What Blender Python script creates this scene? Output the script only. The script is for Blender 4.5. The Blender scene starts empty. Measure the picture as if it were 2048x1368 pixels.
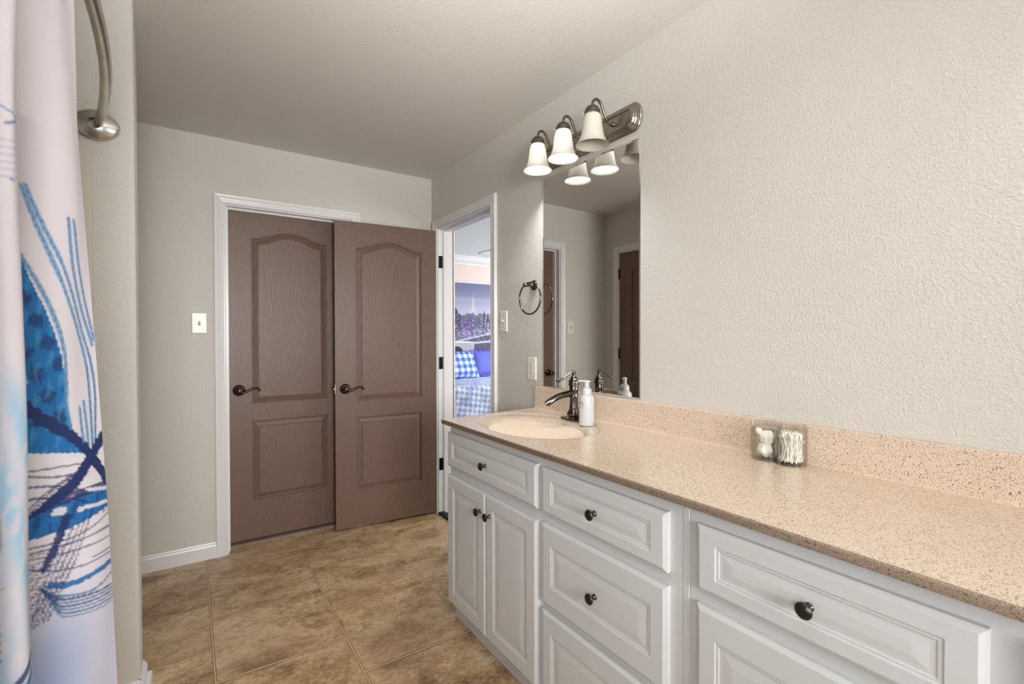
import bpy, bmesh, math, random
import numpy as np
from mathutils import Vector, Matrix
random.seed(7)
PI = math.pi
SC = bpy.context.scene
COL = SC.collection

# ------------------------------------------------------------------ camera
F_PX, YAW, PITCH, ROLL, CAM_H = 958.11, 0.59344, -0.01138, -0.00172, 1.28287
fw = Vector((math.sin(YAW)*math.cos(PITCH), math.cos(YAW)*math.cos(PITCH), math.sin(PITCH)))
rt = Vector((math.cos(YAW), -math.sin(YAW), 0)); up = rt.cross(fw)
r2 = rt*math.cos(ROLL) + up*math.sin(ROLL); u2 = up*math.cos(ROLL) - rt*math.sin(ROLL)
cd = bpy.data.cameras.new('camera'); cam = bpy.data.objects.new('camera', cd); COL.objects.link(cam)
M = Matrix((r2, u2, -fw)).transposed().to_4x4(); M.translation = (0, 0, CAM_H)
cam.matrix_world = M
cd.sensor_fit = 'HORIZONTAL'; cd.sensor_width = 36; cd.lens = 36*F_PX/2048
cd.clip_start = 0.02; cd.clip_end = 60
cd.dof.use_dof = True; cd.dof.focus_distance = 2.0; cd.dof.aperture_fstop = 5.6
SC.camera = cam

# ------------------------------------------------------------------ world, exposure, big lights
W = bpy.data.worlds.new('world'); SC.world = W; W.use_nodes = True
bg = W.node_tree.nodes['Background']; bg.inputs[0].default_value = (0.75, 0.85, 1.0, 1); bg.inputs[1].default_value = 1.0
vs = SC.view_settings
vs.view_transform = 'Standard'; vs.look = 'None'; vs.gamma = 1; vs.use_curve_mapping = False; vs.exposure = 1.28
SC.cycles.use_denoising = True
SC.cycles.max_bounces = 10; SC.cycles.diffuse_bounces = 6; SC.cycles.caustics_reflective = False; SC.cycles.caustics_refractive = False
SC.cycles.sample_clamp_indirect = 4.0
BULB = 250.0           # radiance of the lit vanity bulbs
def area(name, loc, target, sx, sy, power, color):
    l = bpy.data.lights.new(name, 'AREA'); l.shape = 'RECTANGLE'; l.size = sx; l.size_y = sy; l.energy = power; l.color = color
    o = bpy.data.objects.new(name, l); COL.objects.link(o); o.location = loc
    o.rotation_euler = (Vector(target)-Vector(loc)).to_track_quat('-Z', 'Y').to_euler(); return o
# fill lights added behind and beside the camera, then daylight through the bedroom windows
dw_ = area('fill_light_rear', (0.12, -1.86, 1.45), (0.50, 3.0, 1.15), 1.0, 1.1, 10.8, (1.0, 0.985, 0.965)); dw_.data.spread = math.radians(75)
ds_ = area('fill_light_side', (-1.02, -0.60, 1.35), (1.1, 1.7, 0.75), 0.9, 1.1, 5.5, (0.97, 0.985, 1.0)); ds_.data.spread = math.radians(105)
area('daylight_bedroom_window', (5.4, 4.4, 1.5), (2.6, 5.4, 1.0), 1.4, 1.3, 38, (0.88, 0.95, 1.0))
area('daylight_bedroom_side_window', (3.9, 0.9, 1.5), (3.4, 6.0, 1.2), 1.4, 1.3, 24, (1.0, 0.99, 0.93))

lamp_ = bpy.data.lights.new('bounce_fill_light', 'SPOT'); lamp_.energy = 218; lamp_.spot_size = math.radians(76); lamp_.spot_blend = 1.0; lamp_.shadow_soft_size = 0.14; lamp_.color = (1.0, 0.975, 0.93)
lo_ = bpy.data.objects.new('bounce_fill_light', lamp_); COL.objects.link(lo_); lo_.location = (0.25, -0.55, 1.60); lo_.rotation_euler = (Vector((0.45, 0.28, 2.44))-lo_.location).to_track_quat('-Z', 'Y').to_euler()   # added fill bounced off the ceiling, set in the bowl of the added lamp

# ------------------------------------------------------------------ helpers: objects
def setp(o, label=None, cat=None, group=None, kind=None):
    if label: o['label'] = label
    if cat: o['category'] = cat
    if group: o['group'] = group
    if kind: o['kind'] = kind
    return o
def thing(name, label, cat, loc=(0, 0, 0), group=None, rotz=0, kind=None):
    o = bpy.data.objects.new(name, None); COL.objects.link(o); o.location = loc; o.rotation_euler = (0, 0, rotz)
    o.empty_display_size = 0.05
    return setp(o, label, cat, group, kind)
def wloc(o):
    v = Vector((0, 0, 0))
    while o is not None:
        v = v + o.location; o = o.parent
    return v
class MB:
    def __init__(s): s.v = []; s.f = []; s.sm = []
    def add(s, vs, fs, smooth=False):
        n = len(s.v); s.v += [tuple(p) for p in vs]
        for f in fs: s.f.append([i+n for i in f]); s.sm.append(smooth)
        return s
    def box(s, a, b, bev=0.0, seg=2):
        x0, y0, z0 = [min(a[i], b[i]) for i in range(3)]; x1, y1, z1 = [max(a[i], b[i]) for i in range(3)]
        vs = [(x0,y0,z0),(x1,y0,z0),(x1,y1,z0),(x0,y1,z0),(x0,y0,z1),(x1,y0,z1),(x1,y1,z1),(x0,y1,z1)]
        fs = [(0,3,2,1),(4,5,6,7),(0,1,5,4),(1,2,6,5),(2,3,7,6),(3,0,4,7)]
        if bev > 0:
            bm = bmesh.new(); bv = [bm.verts.new(p) for p in vs]
            for f in fs: bm.faces.new([bv[i] for i in f])
            bmesh.ops.bevel(bm, geom=bm.edges[:], offset=bev, segments=seg, profile=0.5, affect='EDGES')
            bm.verts.ensure_lookup_table(); bm.verts.index_update()
            s.add([v.co[:] for v in bm.verts], [[v.index for v in f.verts] for f in bm.faces], False); bm.free(); return s
        return s.add(vs, fs)
    def lathe(s, prof, c=(0,0,0), n=32, axis='z', cap=True, ax=None, flutes=0, fl=0.0):
        # prof: list of (radius, height); axis vector ax
        A = Vector({'x': (1,0,0), 'y': (0,1,0), 'z': (0,0,1)}[axis]) if ax is None else Vector(ax).normalized()
        t = Vector((0,0,1)) if abs(A.z) < 0.9 else Vector((1,0,0))
        U = A.cross(t).normalized(); V = A.cross(U)
        if A.z > 0.9: U, V = Vector((1,0,0)), Vector((0,1,0))
        c = Vector(c); vs = []; fs = []
        for r, h in prof:
            for k in range(n):
                a = 2*PI*k/n; rr = r*(1+fl*math.cos(flutes*a)) if flutes else r
                vs.append(c + A*h + U*(rr*math.cos(a)) + V*(rr*math.sin(a)))
        for i in range(len(prof)-1):
            for k in range(n):
                k2 = (k+1) % n; fs.append((i*n+k, i*n+k2, (i+1)*n+k2, (i+1)*n+k))
        if cap:
            fs.append(tuple(reversed(range(n)))); fs.append(tuple((len(prof)-1)*n+k for k in range(n)))
        return s.add(vs, fs, True)
    def tube(s, pts, r, n=12, cap=True, up=None):
        pts = [Vector(p) for p in pts]; rs = r if isinstance(r, (list, tuple)) else [r]*len(pts)
        vs = []; fs = []; prev = None
        for i, p in enumerate(pts):
            d = (pts[min(i+1, len(pts)-1)] - pts[max(i-1, 0)]).normalized()
            if prev is None:
                t = Vector((0,0,1)) if abs(d.z) < 0.9 else Vector((1,0,0)); U = d.cross(t).normalized()
            else:
                U = (prev - d*prev.dot(d)).normalized()
            prev = U; V = d.cross(U)
            rr = rs[i]; ra, rb = rr if isinstance(rr, tuple) else (rr, rr)
            for k in range(n):
                a = 2*PI*k/n; vs.append(p + U*(ra*math.cos(a)) + V*(rb*math.sin(a)))
        for i in range(len(pts)-1):
            for k in range(n):
                k2 = (k+1) % n; fs.append((i*n+k, i*n+k2, (i+1)*n+k2, (i+1)*n+k))
        if cap:
            fs.append(tuple(reversed(range(n)))); fs.append(tuple((len(pts)-1)*n+k for k in range(n)))
        return s.add(vs, fs, True)
    def torus(s, c, R, r, ax, n=48, m=12):
        A = Vector(ax).normalized(); t = Vector((0,0,1)) if abs(A.z) < 0.9 else Vector((1,0,0)); U = A.cross(t).normalized(); V = A.cross(U)
        c = Vector(c); vs = []; fs = []
        for i in range(n):
            a = 2*PI*i/n; d = U*math.cos(a)+V*math.sin(a)
            for k in range(m):
                b = 2*PI*k/m; vs.append(c + d*(R+r*math.cos(b)) + A*(r*math.sin(b)))
        for i in range(n):
            for k in range(m):
                fs.append((i*m+k, ((i+1)%n)*m+k, ((i+1)%n)*m+(k+1)%m, i*m+(k+1)%m))
        return s.add(vs, fs, True)
    def ball(s, c, r, nu=20, nv=12, fn=None):
        rx, ry, rz = r if isinstance(r, (tuple, list)) else (r, r, r); vs = []; fs = []
        for j in range(nv+1):
            t = PI*j/nv
            for i in range(nu):
                a = 2*PI*i/nu; d = (math.sin(t)*math.cos(a), math.sin(t)*math.sin(a), math.cos(t)); k = fn(d) if fn else 1
                vs.append((c[0]+rx*d[0]*k, c[1]+ry*d[1]*k, c[2]+rz*d[2]*k))
        for j in range(nv):
            for i in range(nu):
                i2 = (i+1) % nu; fs.append((j*nu+i, (j+1)*nu+i, (j+1)*nu+i2, j*nu+i2))
        return s.add(vs, fs, True)
    def prism(s, poly, fn, h0, h1, smooth=False):
        # poly in 2D, fn(a,b,h) -> world
        n = len(poly); vs = [fn(a, b, h0) for a, b in poly] + [fn(a, b, h1) for a, b in poly]
        fs = [tuple(range(n)), tuple(range(2*n-1, n-1, -1))] + [(i, i+n, (i+1)%n+n, (i+1)%n) for i in range(n)]
        return s.add(vs, fs, smooth)
    def build(s, name, mat, parent=None, merge=True, auto=True, local=False):
        off = wloc(parent) if (parent is not None and not local) else Vector((0,0,0))
        me = bpy.data.meshes.new(name)
        me.from_pydata([(p[0]-off.x, p[1]-off.y, p[2]-off.z) for p in s.v], [], s.f)
        me.polygons.foreach_set('use_smooth', s.sm)
        bm = bmesh.new(); bm.from_mesh(me)
        if merge: bmesh.ops.remove_doubles(bm, verts=bm.verts[:], dist=1e-5)
        if auto:
            bmesh.ops.recalc_face_normals(bm, faces=bm.faces[:])
            for e in bm.edges:
                if len(e.link_faces) == 2:
                    e.smooth = e.calc_face_angle(0) < math.radians(38)
        bm.to_mesh(me); bm.free()
        if mat: me.materials.append(mat)
        o = bpy.data.objects.new(name, me); COL.objects.link(o)
        if parent is not None: o.parent = parent
        return o
def dup(root, delta, **kw):
    r = root.copy(); COL.objects.link(r); r.location = root.location + Vector(delta); setp(r, **kw)
    for ch in list(root.children):
        c = ch.copy(); COL.objects.link(c); c.parent = r
        for g in ch.children:
            d = g.copy(); COL.objects.link(d); d.parent = c
    return r
def struct(name, mb, mat, label, cat, parent=None, **k):
    o = mb.build(name, mat, parent, **k)
    if parent is None: setp(o, label, cat, kind='structure')
    return o

# ------------------------------------------------------------------ helpers: materials
def srgb(r, g, b):
    f = lambda c: (c/255/12.92) if c/255 <= 0.04045 else ((c/255+0.055)/1.055)**2.4
    return (f(r), f(g), f(b), 1)
class NT:
    def __init__(s, name):
        s.m = bpy.data.materials.new(name); s.m.use_nodes = True; s.t = s.m.node_tree; s.b = s.t.nodes['Principled BSDF']
    def n(s, typ, **kw):
        nd = s.t.nodes.new(typ)
        for k, v in kw.items():
            if k.startswith('i_'):
                key = k[2:]; key = int(key) if key.isdigit() else key.replace('_', ' ')
                if hasattr(v, 'is_linked') or hasattr(v, 'links'): s.t.links.new(v, nd.inputs[key])
                else: nd.inputs[key].default_value = v
            else: setattr(nd, k, v)
        return nd
    def link(s, a, b): s.t.links.new(a, b)
    def coord(s, scale=(1,1,1), loc=(0,0,0), kind='Object'):
        tc = s.n('ShaderNodeTexCoord'); mp = s.n('ShaderNodeMapping'); s.link(tc.outputs[kind], mp.inputs[0])
        mp.inputs['Scale'].default_value = scale; mp.inputs['Location'].default_value = loc
        return mp.outputs[0]
    def noise(s, vec, scale, detail=2, rough=0.5, dist=0.0):
        nd = s.n('ShaderNodeTexNoise'); nd.inputs['Scale'].default_value = scale; nd.inputs['Detail'].default_value = detail
        nd.inputs['Roughness'].default_value = rough; nd.inputs['Distortion'].default_value = dist
        if vec is not None: s.link(vec, nd.inputs['Vector'])
        return nd.outputs['Fac']
    def math(s, op, a, b=None, c=None, clamp=False):
        nd = s.n('ShaderNodeMath', operation=op, use_clamp=clamp)
        for i, v in enumerate((a, b, c)):
            if v is None: continue
            if isinstance(v, (int, float)): nd.inputs[i].default_value = v
            else: s.link(v, nd.inputs[i])
        return nd.outputs[0]
    def ramp(s, fac, stops, interp='LINEAR'):
        nd = s.n('ShaderNodeValToRGB'); s.link(fac, nd.inputs[0]); cr = nd.color_ramp; cr.interpolation = interp
        while len(cr.elements) < len(stops): cr.elements.new(0.5)
        for e, (p, c) in zip(cr.elements, stops): e.position = p; e.color = c
        return nd.outputs[0]
    def mix(s, fac, a, b, blend='MIX'):
        nd = s.n('ShaderNodeMix', data_type='RGBA', blend_type=blend)
        for i, v in ((0, fac), (6, a), (7, b)):
            if isinstance(v, (int, float)): nd.inputs[i].default_value = v
            elif isinstance(v, tuple): nd.inputs[i].default_value = v
            else: s.link(v, nd.inputs[i])
        return nd.outputs[2]
    def bump(s, h, strength=0.3, dist=0.001, prev=None):
        nd = s.n('ShaderNodeBump'); nd.inputs['Strength'].default_value = strength; nd.inputs['Distance'].default_value = dist
        s.link(h, nd.inputs['Height'])
        if prev is not None: s.link(prev, nd.inputs['Normal'])
        s.link(nd.outputs[0], s.b.inputs['Normal']); return nd.outputs[0]
    def base(s, c, rough=0.5, metal=0.0, spec=0.5):
        if isinstance(c, tuple): s.b.inputs['Base Color'].default_value = c
        else: s.link(c, s.b.inputs['Base Color'])
        if isinstance(rough, (int, float)): s.b.inputs['Roughness'].default_value = rough
        else: s.link(rough, s.b.inputs['Roughness'])
        s.b.inputs['Metallic'].default_value = metal; s.b.inputs['Specular IOR Level'].default_value = spec
        return s.m
def simple(name, c, rough=0.5, metal=0.0, spec=0.5, nscale=0, nstr=0.05, var=0.04):
    t = NT(name); co = t.coord()
    if nscale:
        f = t.noise(co, nscale, 3); cc = t.mix(f, tuple(x*(1-var) for x in c[:3])+(1,), tuple(min(1, x*(1+var)) for x in c[:3])+(1,))
        t.base(cc, rough, metal, spec); t.bump(f, nstr, 0.001)
    else: t.base(c, rough, metal, spec)
    return t.m
def wallmat(name, c, sc=120, st=0.5, dist=0.0016):
    t = NT(name); co = t.coord(); f = t.noise(co, sc, 3, 0.55); g = t.noise(co, 2.2, 3)
    cc = t.mix(g, tuple(x*0.975 for x in c[:3])+(1,), tuple(x*1.02 for x in c[:3])+(1,))
    t.base(cc, 0.55, 0, 0.35)
    h = t.ramp(f, [(0.42, (0,0,0,1)), (0.66, (1,1,1,1))])
    t.bump(h, st, dist); return t.m
WALL = wallmat('wall_paint', srgb(206, 203, 197))
CEIL = wallmat('ceiling_paint', srgb(214, 212, 207), 80, 0.22)
PEACH = wallmat('bedroom_wall_paint', srgb(226, 205, 196), 110, 0.1)
BCEIL = wallmat('bedroom_ceiling_paint', srgb(224, 232, 226), 80, 0.1)
TRIM = simple('trim_paint', srgb(222, 222, 224), 0.32, 0, 0.5, 40, 0.03, 0.01)
CAB = simple('cabinet_paint', srgb(193, 194, 195), 0.34, 0, 0.5, 60, 0.05, 0.012)
PLATE = simple('switch_plastic', srgb(226, 222, 212), 0.3)
DARK = simple('slot_dark', srgb(40, 38, 36), 0.6)
SURR = simple('acrylic_surround', srgb(214, 208, 196), 0.2, 0, 0.5)
def doormat():
    t = NT('door_brown_grain'); co = t.coord((1, 1, 1))
    fine = t.noise(t.coord((260, 260, 5)), 1.0, 3, 0.6)
    # cathedral figure: rings of a stretched, warped radial field
    warp = t.noise(t.coord((3.0, 3.0, 0.9)), 1.0, 2, 0.5)
    sx = t.n('ShaderNodeSeparateXYZ'); t.link(co, sx.inputs[0])
    x = t.math('PINGPONG', t.math('ADD', sx.outputs[0], 0.02), 0.105)
    r = t.math('ADD', t.math('MULTIPLY', t.math('POWER', x, 2.0), 60.0), t.math('MULTIPLY', sx.outputs[2], 0.9))
    r = t.math('ADD', r, t.math('MULTIPLY', warp, 1.1))
    wv = t.math('SINE', t.math('MULTIPLY', r, 60.0))
    wv = t.math('MULTIPLY', t.math('ADD', wv, 1.0), 0.5)
    h = t.math('ADD', t.math('MULTIPLY', fine, 0.8), t.math('MULTIPLY', wv, 0.35))
    c = t.mix(h, srgb(94, 73, 63), srgb(112, 89, 78))
    t.base(c, 0.40, 0, 0.45); t.bump(h, 0.42, 0.0013); return t.m
DOOR = doormat()
def metal(name, c, rough, nsc=30, metalness=1.0):
    t = NT(name); f = t.noise(t.coord(), nsc, 3); cc = t.mix(f, tuple(x*0.75 for x in c[:3])+(1,), tuple(min(1, x*1.2) for x in c[:3])+(1,))
    t.base(cc, rough, metalness); return t.m
BRONZE = metal('dark_bronze', srgb(70, 60, 52), 0.33)
KNOBM = metal('knob_dark_pewter', srgb(74, 72, 70), 0.34, 200)
PEWTER = metal('antique_pewter', srgb(98, 93, 86), 0.22, 90)
NICKEL = metal('brushed_nickel', srgb(208, 204, 196), 0.25, 12)
FIXM = metal('fixture_pewter', srgb(118, 112, 102), 0.28, 60); FIXP = metal('fixture_plate_pewter', srgb(168, 162, 152), 0.26, 40)
HINGE = metal('black_hinge', srgb(34, 36, 40), 0.4)
WHITEP = simple('white_plastic', srgb(194, 197, 200), 0.28)
def counter():
    t = NT('speckled_solid_surface'); co = t.coord()
    a = t.noise(co, 430, 2, 0.6); b = t.noise(co, 270, 2, 0.6); d = t.noise(co, 620, 1, 0.5)
    base = t.mix(t.noise(co, 9, 2), srgb(207, 188, 168), srgb(213, 195, 177))
    c1 = t.mix(t.ramp(a, [(0.38, (1,1,1,1)), (0.43, (0,0,0,1))]), base, srgb(150, 124, 100))
    c2 = t.mix(t.ramp(b, [(0.35, (1,1,1,1)), (0.385, (0,0,0,1))]), c1, srgb(106, 84, 70))
    c3 = t.mix(t.ramp(d, [(0.62, (0,0,0,1)), (0.68, (1,1,1,1))]), c2, srgb(240, 228, 214))
    t.base(c3, 0.20, 0, 0.35); return t.m
STONE = counter()
def tiles():
    t = NT('stone_look_floor_tile'); tc = t.n('ShaderNodeTexCoord'); sx = t.n('ShaderNodeSeparateXYZ'); t.link(tc.outputs['Object'], sx.inputs[0])
    px, py = 0.4745, 0.4875
    cx = t.math('DIVIDE', t.math('SUBTRACT', sx.outputs[0], 0.073), px); ci = t.math('FLOOR', cx)
    odd = t.math('MODULO', t.math('ADD', ci, 20.0), 2.0)
    cy = t.math('DIVIDE', t.math('SUBTRACT', sx.outputs[1], t.math('ADD', 2.0735, t.math('MULTIPLY', odd, 0.238))), py); cyi = t.math('FLOOR', cy)
    fx = t.math('SUBTRACT', cx, ci); fy = t.math('SUBTRACT', cy, cyi)
    ex = t.math('MULTIPLY', t.math('MINIMUM', fx, t.math('SUBTRACT', 1.0, fx)), px); ey = t.math('MULTIPLY', t.math('MINIMUM', fy, t.math('SUBTRACT', 1.0, fy)), py)
    e = t.math('MINIMUM', ex, t.math('MULTIPLY', ey, 0.62))
    g = t.n('ShaderNodeMapRange', clamp=True); t.link(e, g.inputs[0]); g.inputs[1].default_value = 0.0018; g.inputs[2].default_value = 0.0030
    gm = g.outputs[0]
    wn = t.n('ShaderNodeTexWhiteNoise', noise_dimensions='2D'); cv = t.n('ShaderNodeCombineXYZ'); t.link(ci, cv.inputs[0]); t.link(cyi, cv.inputs[1]); t.link(cv.outputs[0], wn.inputs['Vector'])
    off = t.n('ShaderNodeVectorMath', operation='MULTIPLY_ADD'); t.link(wn.outputs['Color'], off.inputs[0]); off.inputs[1].default_value = (9, 9, 9); t.link(tc.outputs['Object'], off.inputs[2])
    mp = t.n('ShaderNodeMapping'); t.link(off.outputs[0], mp.inputs[0]); mp.inputs['Rotation'].default_value = (0, 0, 0.25); mp.inputs['Scale'].default_value = (1.0, 1.45, 1.0)
    v = mp.outputs[0]
    a = t.noise(v, 4.2, 10, 0.66, 0.5); b = t.noise(v, 13, 10, 0.78, 0.4); d = t.noise(v, 42, 8, 0.8)
    col = t.ramp(a, [(0.34, srgb(124, 96, 68)), (0.43, srgb(168, 138, 100)), (0.53, srgb(196, 168, 128)), (0.66, srgb(216, 192, 156))])
    col = t.mix(t.math('MULTIPLY', t.ramp(b, [(0.33, (1,1,1,1)), (0.50, (0,0,0,1))]), 0.55), col, srgb(112, 84, 60))
    col = t.mix(t.math('MULTIPLY', t.ramp(b, [(0.52, (0,0,0,1)), (0.70, (1,1,1,1))]), 0.45), col, srgb(208, 188, 158))
    col = t.mix(t.math('MULTIPLY', t.ramp(d, [(0.36, (1,1,1,1)), (0.52, (0,0,0,1))]), 0.62), col, srgb(108, 82, 60))
    col = t.mix(t.math('MULTIPLY', t.ramp(d, [(0.52, (0,0,0,1)), (0.64, (1,1,1,1))]), 0.40), col, srgb(222, 202, 172))
    pk = t.noise(v, 1.6, 2); col = t.mix(t.math('MULTIPLY', t.ramp(pk, [(0.45, (0,0,0,1)), (0.62, (1,1,1,1))]), 0.35), col, srgb(176, 146, 122))
    line = t.n('ShaderNodeMapRange', clamp=True); t.link(e, line.inputs[0]); line.inputs[1].default_value = 0.0040; line.inputs[2].default_value = 0.0065
    col = t.mix(line.outputs[0], srgb(120, 90, 62), col)
    col = t.mix(gm, srgb(204, 176, 136), col)
    rg = t.mix(gm, (0.8, 0.8, 0.8, 1), (0.36, 0.36, 0.36, 1))
    t.base(col, rg, 0, 0.5)
    hh = t.math('ADD', t.math('MULTIPLY', gm, 1.0), t.math('MULTIPLY', b, 0.5))
    t.bump(hh, 0.45, 0.002); return t.m
TILE = tiles()
def carpet(name, c):
    t = NT(name); co = t.coord(); f = t.noise(co, 260, 3, 0.7)
    t.base(t.mix(f, tuple(x*0.5 for x in c[:3])+(1,), c), 0.95, 0, 0.1); t.bump(f, 1.0, 0.01); return t.m
CARP = carpet('beige_carpet', srgb(196, 172, 156)); BCARP = carpet('dark_carpet', srgb(74, 70, 70))
def mirrorm():
    t = NT('mirror_glass'); f = t.noise(t.coord(), 1.5, 1)
    return t.base(t.mix(f, (0.80, 0.79, 0.765, 1), (0.82, 0.81, 0.785, 1)), 0.003, 1.0)
MIRR = mirrorm()
def clear(name, c=(1,1,1,1), rough=0.0, ior=1.46):
    t = NT(name); t.b.inputs['Transmission Weight'].default_value = 1.0; t.b.inputs['IOR'].default_value = ior
    return t.base(c, rough)
def thin_clear(name, tint):
    t = NT(name); f = t.noise(t.coord(), 12, 1); tr = t.n('ShaderNodeBsdfTransparent'); t.link(t.mix(f, tint, tuple(min(1, c*1.01) for c in tint[:3])+(1,)), tr.inputs[0])
    gl = t.n('ShaderNodeBsdfGlossy'); gl.inputs['Roughness'].default_value = 0.03; lw = t.n('ShaderNodeLayerWeight'); lw.inputs[0].default_value = 0.30
    mx = t.n('ShaderNodeMixShader'); t.link(t.math('MULTIPLY', lw.outputs['Fresnel'], 0.45), mx.inputs[0]); t.link(tr.outputs[0], mx.inputs[1]); t.link(gl.outputs[0], mx.inputs[2]); t.link(mx.outputs[0], t.t.nodes['Material Output'].inputs[0]); return t.m
ACRYL = thin_clear('clear_acrylic', (0.985, 0.98, 0.97, 1))
def shademat(name, glow):
    t = NT(name); f = t.noise(t.coord((1,1,1)), 20, 2)
    tr = t.n('ShaderNodeBsdfTranslucent'); tr.inputs[0].default_value = (0.86, 0.84, 0.80, 1)
    mx = t.n('ShaderNodeMixShader'); mx.inputs[0].default_value = 0.14
    t.base(t.mix(f, srgb(222, 218, 208), srgb(228, 224, 215)), 0.25)
    t.b.inputs['Emission Color'].default_value = (1.0, 0.975, 0.93, 1); t.b.inputs['Emission Strength'].default_value = glow
    t.link(t.b.outputs[0], mx.inputs[1]); t.link(tr.outputs[0], mx.inputs[2]); t.link(mx.outputs[0], t.t.nodes['Material Output'].inputs[0])
    return t.m
SHADE_ON = shademat('frosted_shade_lit', 0.02); SHADE_DIM = shademat('frosted_shade_dim', 0.02); SHADE_OFF = shademat('frosted_shade_unlit', 0.0)
def emit(name, c, s):
    t = NT(name); t.base((0.8, 0.8, 0.8, 1)); t.b.inputs['Emission Color'].default_value = c; t.b.inputs['Emission Strength'].default_value = s; return t.m
BULBM = emit('lit_bulb', (0.97, 0.98, 1.0, 1), BULB); BULBDIM = emit('dimmed_bulb', (1.0, 0.975, 0.945, 1), BULB*0.22); BULBOFF = simple('unlit_bulb', srgb(225, 222, 215), 0.25)
def attrmat(name, rough=0.8, translucent=0.0, sheen=0.0, bsc=0, bst=0.1):
    t = NT(name); a = t.n('ShaderNodeAttribute'); a.attribute_name = 'print'
    f = t.noise(t.coord(), 900, 1); c = t.mix(t.math('MULTIPLY', f, 0.06), a.outputs['Color'], (0.5, 0.5, 0.55, 1)); t.base(c, rough, 0, 0.2)
    if bsc: t.bump(t.noise(t.coord(), bsc, 2), bst, 0.001)
    if translucent:
        tr = t.n('ShaderNodeBsdfTranslucent'); t.link(c, tr.inputs[0]); mx = t.n('ShaderNodeMixShader'); mx.inputs[0].default_value = translucent
        t.link(t.b.outputs[0], mx.inputs[1]); t.link(tr.outputs[0], mx.inputs[2]); t.link(mx.outputs[0], t.t.nodes['Material Output'].inputs[0])
    return t.m
def smooth(e0, e1, x): 
    t = np.clip((x-e0)/(e1-e0), 0, 1); return t*t*(3-2*t)
def paint(obj, cols):
    at = obj.data.color_attributes.new('print', 'FLOAT_COLOR', 'POINT')
    c = np.ones((len(cols), 4), dtype=np.float32); c[:, :3] = cols; at.data.foreach_set('color', c.ravel())

# ------------------------------------------------------------------ room dimensions
XR, YB, H = 1.4927, 3.272, 2.44
XL = -0.40                      # left wall of the passage behind the tub alcove
YA, XA = 2.10, -0.15            # end wall of the tub alcove and its free corner
WT = 0.115
# door openings (clear)
CX0, CX1, CZ = 0.187, 0.901, 2.055       # closet, back wall
BY0, BY1, BZ = 2.432, 3.163, 2.055       # bedroom doorway, right wall
LY0, LY1 = 2.385, 3.095                  # door on the left wall

def wallbox(name, boxes, mat, label, bev=0):
    m = MB()
    for a, b in boxes: m.box(a, b, bev)
    return struct(name, m, mat, label, 'wall')
J = 0.019
wallbox('wall_right', [((XR, -1.9, 0), (XR+WT, BY0-J, H)), ((XR, BY0-J, BZ+J), (XR+WT, BY1+J, H)), ((XR, BY1+J, 0), (XR+WT, YB+WT, H))], WALL, 'long greige textured wall behind the vanity')
wallbox('wall_back', [((XL-WT, YB, 0), (CX0-J, YB+WT, H)), ((CX0-J, YB, CZ+J), (CX1+J, YB+WT, H)), ((CX1+J, YB, 0), (XR, YB+WT, H))], WALL, 'greige end wall with the closet door')
wallbox('wall_left', [((XL-WT, YA+0.12, 0), (XL, LY0-J, H)), ((XL-WT, LY0-J, CZ+J), (XL, LY1+J, H)), ((XL-WT, LY1+J, 0), (XL, YB, H))], WALL, 'greige side wall holding the door seen in the mirror')
m = MB(); m.box((-1.06, YA, 0), (XA, YA+0.12, H), 0)
# rounded drywall corners on the free end
bm_ = MB(); rc = 0.014
pts = []
for (cx, cy, a0) in ((XA-rc, YA+rc, -PI/2), (XA-rc, YA+0.12-rc, 0)):
    for k in range(7): a = a0 + k*PI/12; pts.append((cx+rc*math.cos(a), cy+rc*math.sin(a)))
pts += [(-1.06, YA+0.12), (-1.06, YA)]
bm_.prism(pts, lambda a, b, h: (a, b, h), 0, H)
struct('wall_alcove_end', bm_, WALL, 'greige partition end with rounded corner behind the shower curtain', 'wall')
wallbox('wall_alcove_side', [((-1.06, 0.46, 0), (-0.93, YA, H))], WALL, 'wall along the long side of the tub')
wallbox('wall_alcove_front', [((-1.06, 0.46, 0), (-0.20, 0.57, H))], WALL, 'partition at the near end of the tub')
wallbox('wall_side', [((-1.18, -1.9, 0), (-1.06, 0.57, 0.75)), ((-1.18, -1.9, 1.95), (-1.06, 0.57, H)), ((-1.18, -1.9, 0.75), (-1.06, -1.10, 1.95)), ((-1.18, -0.10, 0.75), (-1.06, 0.57, 1.95))], WALL, 'side wall behind the camera')
wallbox('wall_front', [((-1.06, -2.0, 0), (XR+WT, -1.9, 0.95)), ((-1.06, -2.0, 2.15), (XR+WT, -1.9, H)), ((-1.06, -2.0, 0.95), (-0.43, -1.9, 2.15)), ((0.67, -2.0, 0.95), (XR+WT, -1.9, 2.15))], WALL, 'wall behind the camera with the added window')
m = MB(); m.box((-1.18, -2.0, -0.05), (XR+0.03, YB+0.070, 0)); struct('floor', m, TILE, 'brown stone look floor tiles laid in offset rows', 'floor')
m = MB(); m.box((-1.18, -2.0, H), (XR+WT, YB+WT, H+0.06)); struct('ceiling', m, CEIL, 'greige painted bathroom ceiling', 'ceiling')
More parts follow.
